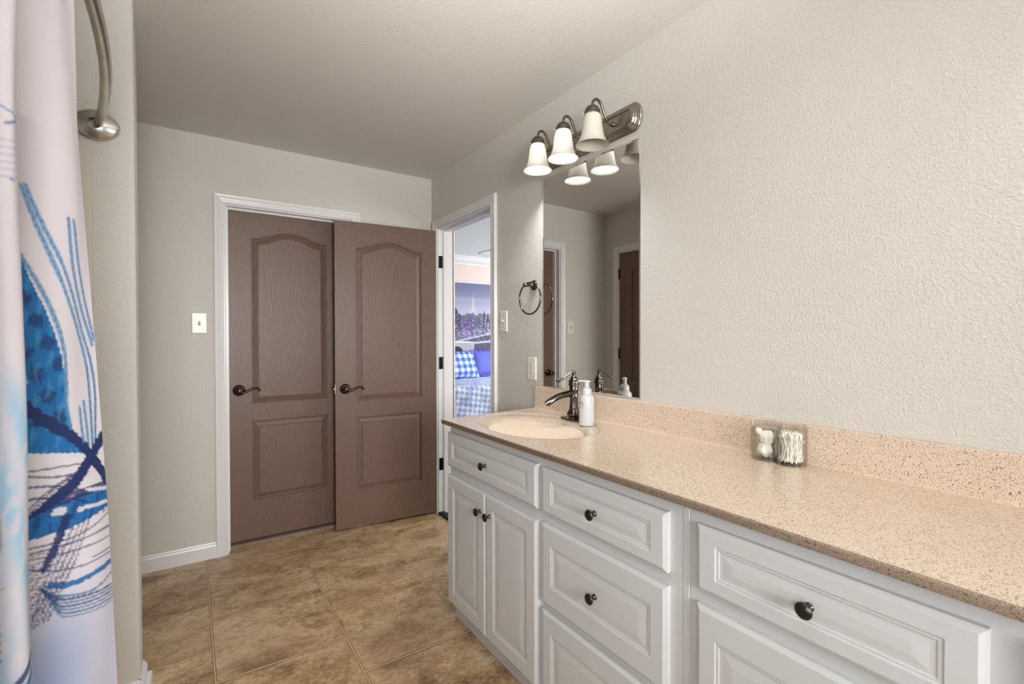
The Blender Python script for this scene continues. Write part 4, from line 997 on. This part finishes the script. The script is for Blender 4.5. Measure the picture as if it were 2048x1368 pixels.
for k in range(NP+1):
    s_ = k/NP*(1.10+0.60)
    if s_ < 1.08: path.append((6.0-s_, BTZ))
    elif s_ < 1.16: a = (s_-1.08)/0.08*PI/2; path.append((4.92-0.05*math.sin(a), BTZ-0.05+0.05*math.cos(a)))
    else: path.append((4.87-0.01*(s_-1.16), BTZ-0.05-(s_-1.16)))
vs = []; uv = []
for i in range(NX+1):
    x = BTX0-0.02+(BTX1-BTX0+0.04)*i/NX
    for k, (y, z) in enumerate(path):
        dz = 0.006*math.sin(x*23+k*0.7)*math.sin(k*0.9); hang = max(0, BTZ-0.06-z); y2 = y-0.02*hang/0.5*(1+math.sin(x*17))
        vs.append((x, y2, z+dz*(1 if hang == 0 else 0))); uv.append((x-2, k/NP*1.7))
fs = [(i*(NP+1)+k, (i+1)*(NP+1)+k, (i+1)*(NP+1)+k+1, i*(NP+1)+k+1) for i in range(NX) for k in range(NP)]
m.add(vs, fs, True); q_ = m.build('quilt', None, None, merge=False, auto=False)
uvl = q_.data.uv_layers.new(name='UVMap')
for lp in q_.data.loops: uvl.data[lp.index].uv = uv[lp.vertex_index]
q_.data.materials.append(quilt()); setp(q_, 'blue and white patchwork quilt draped over the bed', 'quilt')
md = q_.modifiers.new('thick', 'SOLIDIFY'); md.thickness = 0.012
def gingham(name, ca, cb, cc, sc_, plain=False):
    t = NT(name); co = t.coord((1,1,1)); sx = t.n('ShaderNodeSeparateXYZ'); t.link(co, sx.inputs[0])
    if plain:
        f = t.noise(co, 60, 2); t.base(t.mix(f, ca, cb), 0.85, 0, 0.2); t.bump(f, 0.2, 0.002); return t.m
    a = t.math('GREATER_THAN', t.math('FRACT', t.math('MULTIPLY', sx.outputs[0], sc_)), 0.5); b = t.math('GREATER_THAN', t.math('FRACT', t.math('MULTIPLY', sx.outputs[2], sc_)), 0.5)
    s_ = t.math('MULTIPLY', t.math('ADD', a, b), 0.5); t.base(t.ramp(s_, [(0.0, ca), (0.5, cb), (1.0, cc)], 'LINEAR'), 0.85, 0, 0.2); return t.m
def pillow(label, x, y, z, w_, h_, d_, mat, tilt, rz, ruffle=None):
    t = thing('pillow', label, 'pillow', (x, y, z), rotz=rz)
    m = MB(); N = 26; vs = []
    for sgn in (1, -1):
        for i in range(N+1):
            for j in range(N+1):
                a = -1+2*i/N; b = -1+2*j/N; th = (max(0, 1-a**4)*max(0, 1-b**4))**0.55
                pinch = 1-0.07*(1-abs(a*b)**0.5)*0; px_ = a*w_/2*(1-0.05*(1-b*b)*abs(a)**3); pz = b*h_/2*(1-0.05*(1-a*a)*abs(b)**3)
                vs.append((px_, sgn*th*d_/2, pz))
    n = (N+1)**2; fs = []
    for s_ in (0, n):
        for i in range(N):
            for j in range(N): a = s_+i*(N+1)+j; fs.append((a, a+1, a+N+2, a+N+1))
    c, s_ = math.cos(tilt), math.sin(tilt); vs = [(p[0], p[1]*c+(p[2]+h_/2)*s_, (p[2]+h_/2)*c-p[1]*s_) for p in vs]
    m.add(vs, fs, True); m.build('pillow_cover', mat, t, local=True)
    if ruffle:
        m = MB(); K = 120; vs = []
        for k in range(K):
            a = 2*PI*k/K; ca, sa = math.cos(a), math.sin(a); mxx = max(abs(ca), abs(sa)); bx, bz = ca/mxx*w_/2*0.97, sa/mxx*h_/2*0.97; wob = 0.012*math.sin(k*1.3)
            for e in (0, 1): 
                p = (bx*(1+0.13*e*1.0), wob*e, bz*(1+0.13*e)); vs.append((p[0], p[1]*c+(p[2]+h_/2)*s_, (p[2]+h_/2)*c-p[1]*s_))
        m.add(vs, [(2*k, 2*((k+1) % K), 2*((k+1) % K)+1, 2*k+1) for k in range(K)], True); m.build('ruffle', ruffle, t, local=True)
    return t
GING = gingham('gingham_blue', srgb(226, 232, 244), srgb(140, 170, 226), srgb(74, 104, 196), 11.0)
PERI = gingham('periwinkle_cloth', srgb(104, 110, 200), srgb(122, 128, 214), None, 0, True)
RUFF = gingham('ruffle_cloth', srgb(98, 84, 190), srgb(120, 110, 212), None, 0, True)
pillow('blue and white gingham pillow propped at the left on the bed', 3.04, 5.76, 0.722, 0.62, 0.40, 0.16, GING, 0.45, 0.05, None)
pillow('plain periwinkle blue pillow with ruffled edge right of the gingham pillow', 3.62, 5.88, 0.740, 0.56, 0.36, 0.14, PERI, 0.40, -0.04, RUFF)

# city picture on the bedroom wall
PX0, PX1, PZ0, PZ1 = 2.30, 4.75, 0.92, 2.075
t = thing('wall_picture', 'large grey evening city photograph with tower and river bridge above the bed', 'picture', (3.5, BYF-0.01, PZ0))
NXp, NZp = 400, 190
xs = np.linspace(PX0, PX1, NXp); zs_ = np.linspace(PZ0, PZ1, NZp); PX_, PZ_ = np.meshgrid(xs, zs_, indexing='ij')
rng = np.random.RandomState(5)
def city(x, z):
    C = np.empty(x.shape+(3,)); sky1, sky2 = np.array([108, 112, 142.])/255, np.array([176, 174, 196.])/255
    f = smooth(1.60, 2.05, z)[..., None]; C[:] = sky2*(1-f)+sky1*f
    cl = smooth(0.1, 0.9, np.sin(z*46+0.8*np.sin(x*3.1))*0.5+np.sin(z*21+x*2.2)*0.5)[..., None]*0.18*(z > 1.62)[..., None]; C = C*(1-cl)+np.array([0.80, 0.78, 0.84])*cl
    def put(mk, col, a=1.0):
        nonlocal C
        mk = (mk*a)[..., None] if mk.dtype != bool else (mk.astype(float)*a)[..., None]; C = C*(1-mk)+np.array(col)/255*mk
    # iron lattice tower on the horizon
    tx, tb, th = 3.455, 1.60, 0.33; hh = np.clip((z-tb)/th, 0, 1); wd = 0.004+0.052*(1-hh)**2.2
    put((np.abs(x-tx) < wd) & (z > tb) & (z < tb+th), (206, 190, 196), 0.7); put((((x-tx)/0.030)**2+((z-tb)/0.045)**2 < 1) & (z > tb), (150, 142, 160), 0.8)
    # skyline blocks, far to near
    for layer, (base, amp, col, lo, hi) in enumerate(((1.60, 0.05, (112, 108, 132), 0.03, 0.09), (1.55, 0.07, (98, 94, 120), 0.05, 0.12), (1.47, 0.09, (88, 84, 110), 0.08, 0.2))):
        xx = PX0
        while xx < PX1:
            w_ = rng.uniform(lo, hi); top = base+rng.uniform(-0.3, 1)*amp*0.6; put((x >= xx) & (x < xx+w_) & (z < top), tuple(c*rng.uniform(0.85, 1.15) for c in col)); xx += w_
    # dome at left, slim spires, round-towered building at right
    put((((x-3.12)/0.085)**2+((z-1.60)/0.11)**2 < 1) & (z > 1.58), (64, 60, 82)); put((np.abs(x-3.12) < 0.010) & (z > 1.70) & (z < 1.77), (70, 66, 88)); put((np.abs(x-3.12) < 0.13) & (z < 1.60), (72, 68, 92))
    for sx_, zt in ((3.64, 1.68), (3.70, 1.63), (3.76, 1.60)):
        put((np.abs(x-sx_) < 0.022) & (z < zt-0.12), (70, 66, 90)); put((np.abs(x-sx_) < 0.022*np.clip((zt-z)/0.12, 0, 1)) & (z < zt) & (z > zt-0.13), (58, 54, 76))
    put((x > 3.66) & (x < 4.3) & (z < 1.50) & (z > 1.30), (122, 122, 150)); put((x > 3.66) & (x < 4.3) & (z < 1.50) & (z > 1.30) & (np.sin(x*120) > 0.4), (70, 68, 92))
    # river and quay
    put((z < 1.30-0.25*(x-3.3)*0.5), (96, 94, 120)); put((z < 1.14), (70, 68, 86))
    river = (z < 1.24+0.18*(x-3.4)) & (z > 1.10) & (x > 3.35); put(river, (84, 82, 104)); 
    qline = np.abs(z-(1.26+0.20*(x-3.4))); put(np.exp(-(qline/0.012)**2), (226, 224, 236), 0.8)
    # foliage mass with lamps along the quay
    put(np.exp(-((z-1.335-0.10*(x-3.4))/0.045)**2)*(0.5+0.5*np.sin(x*70+z*40)), (168, 168, 196), 0.7)
    # stone arch bridge
    bt = 1.205-0.03*(x-3.14)**2; deck = (z < bt) & (z > 0.98) & (x > 2.4) & (x < 3.47); put(deck, (176, 172, 184))
    for cx_ in (2.62, 2.90, 3.19):
        put((((x-cx_)/0.105)**2+((z-1.03)/0.115)**2 < 1) & (z > 0.95), (52, 50, 66)); put((np.abs(((x-cx_)/0.115)**2+((z-1.03)/0.125)**2-1) < 0.10) & (z > 1.03), (214, 208, 214), 0.8)
    put((np.abs(z-bt) < 0.010) & (x > 2.4) & (x < 3.47), (222, 218, 226)); put((z < 1.02), (60, 58, 76), 0.85)
    put((z > 1.17+0.08*(x-3.4)) & (z < 1.20+0.08*(x-3.4)) & (x > 3.44), (188, 184, 200))
    # lit windows
    for _ in range(900):
        a, b = rng.uniform(PX0, PX1), rng.triangular(1.18, 1.36, 1.60); s_ = rng.uniform(0.004, 0.008); put((np.abs(x-a) < s_) & (np.abs(z-b) < s_*0.9), (250, 244, 240), rng.uniform(0.35, 0.95)) if False else LIT.append((a, b, s_, rng.uniform(0.2, 0.6)))
    for a, b, s_, al in LIT:
        i0, i1 = np.searchsorted(xs, [a-s_, a+s_]); j0, j1 = np.searchsorted(zs_, [b-s_, b+s_]); C[i0:max(i1, i0+1), j0:max(j1, j0+1)] = C[i0:max(i1, i0+1), j0:max(j1, j0+1)]*(1-al)+np.array([0.96, 0.95, 0.98])*al
    gr = rng.normal(0, 0.035, x.shape)[..., None]; C = np.clip(C+gr*(z < 1.62)[..., None], 0, 1)
    b_ = (x < PX0+0.012) | (x > PX1-0.012) | (z > PZ1-0.014) | (z < PZ0+0.012); C[b_] = (0.86, 0.86, 0.90)
    return np.where(C <= 0.04045, C/12.92, ((C+0.055)/1.055)**2.4)
LIT = []
cc = city(PX_, PZ_)
idx = np.arange(NXp*NZp).reshape(NXp, NZp); vv = np.stack([PX_-3.5, np.full_like(PX_, -0.006), PZ_-PZ0], -1).reshape(-1, 3)
fc = np.stack([idx[:-1, :-1], idx[1:, :-1], idx[1:, 1:], idx[:-1, 1:]], -1).reshape(-1, 4)
me = bpy.data.meshes.new('print'); me.from_pydata(vv.tolist(), [], fc.tolist()); o = bpy.data.objects.new('printed_sheet', me); COL.objects.link(o); o.parent = t
paint(o, cc.reshape(-1, 3)); me.materials.append(attrmat('city_print', 0.6))
m = MB(); m.box((PX0, BYF-0.0155, PZ0), (PX1, BYF-0.001, PZ1)); m.build('backing_board', TRIM, t)

# ------------------------------------------------------------------ added ceiling-bounce fill, modelled as a tilted-head lamp behind the camera
t = thing('added_uplight', 'added pewter uplighter for ceiling-bounce fill behind the camera, outside the photo', 'floor lamp', (0.25, -0.55, 0))
m = MB(); m.lathe([(0.13, 0), (0.13, 0.012), (0.11, 0.022), (0.02, 0.034), (0.012, 0.05)], (0.25, -0.55, 0), 40); m.build('base', FIXM, t)
m = MB(); m.lathe([(0.011, 0.05), (0.011, 1.50)], (0.25, -0.55, 0), 16); m.build('pole', FIXM, t)
hd = Vector((0.2, 1.0, 0.84)).normalized(); c0 = Vector((0.25, -0.55, 1.60))-hd*0.10
m = MB(); m.lathe([(0.012, 0), (0.04, 0.004), (0.09, 0.05), (0.12, 0.10), (0.123, 0.105), (0.117, 0.104), (0.085, 0.052), (0.035, 0.010), (0.0, 0.010)], c0, 48, cap=False, ax=hd); m.build('bowl', FIXM, t)
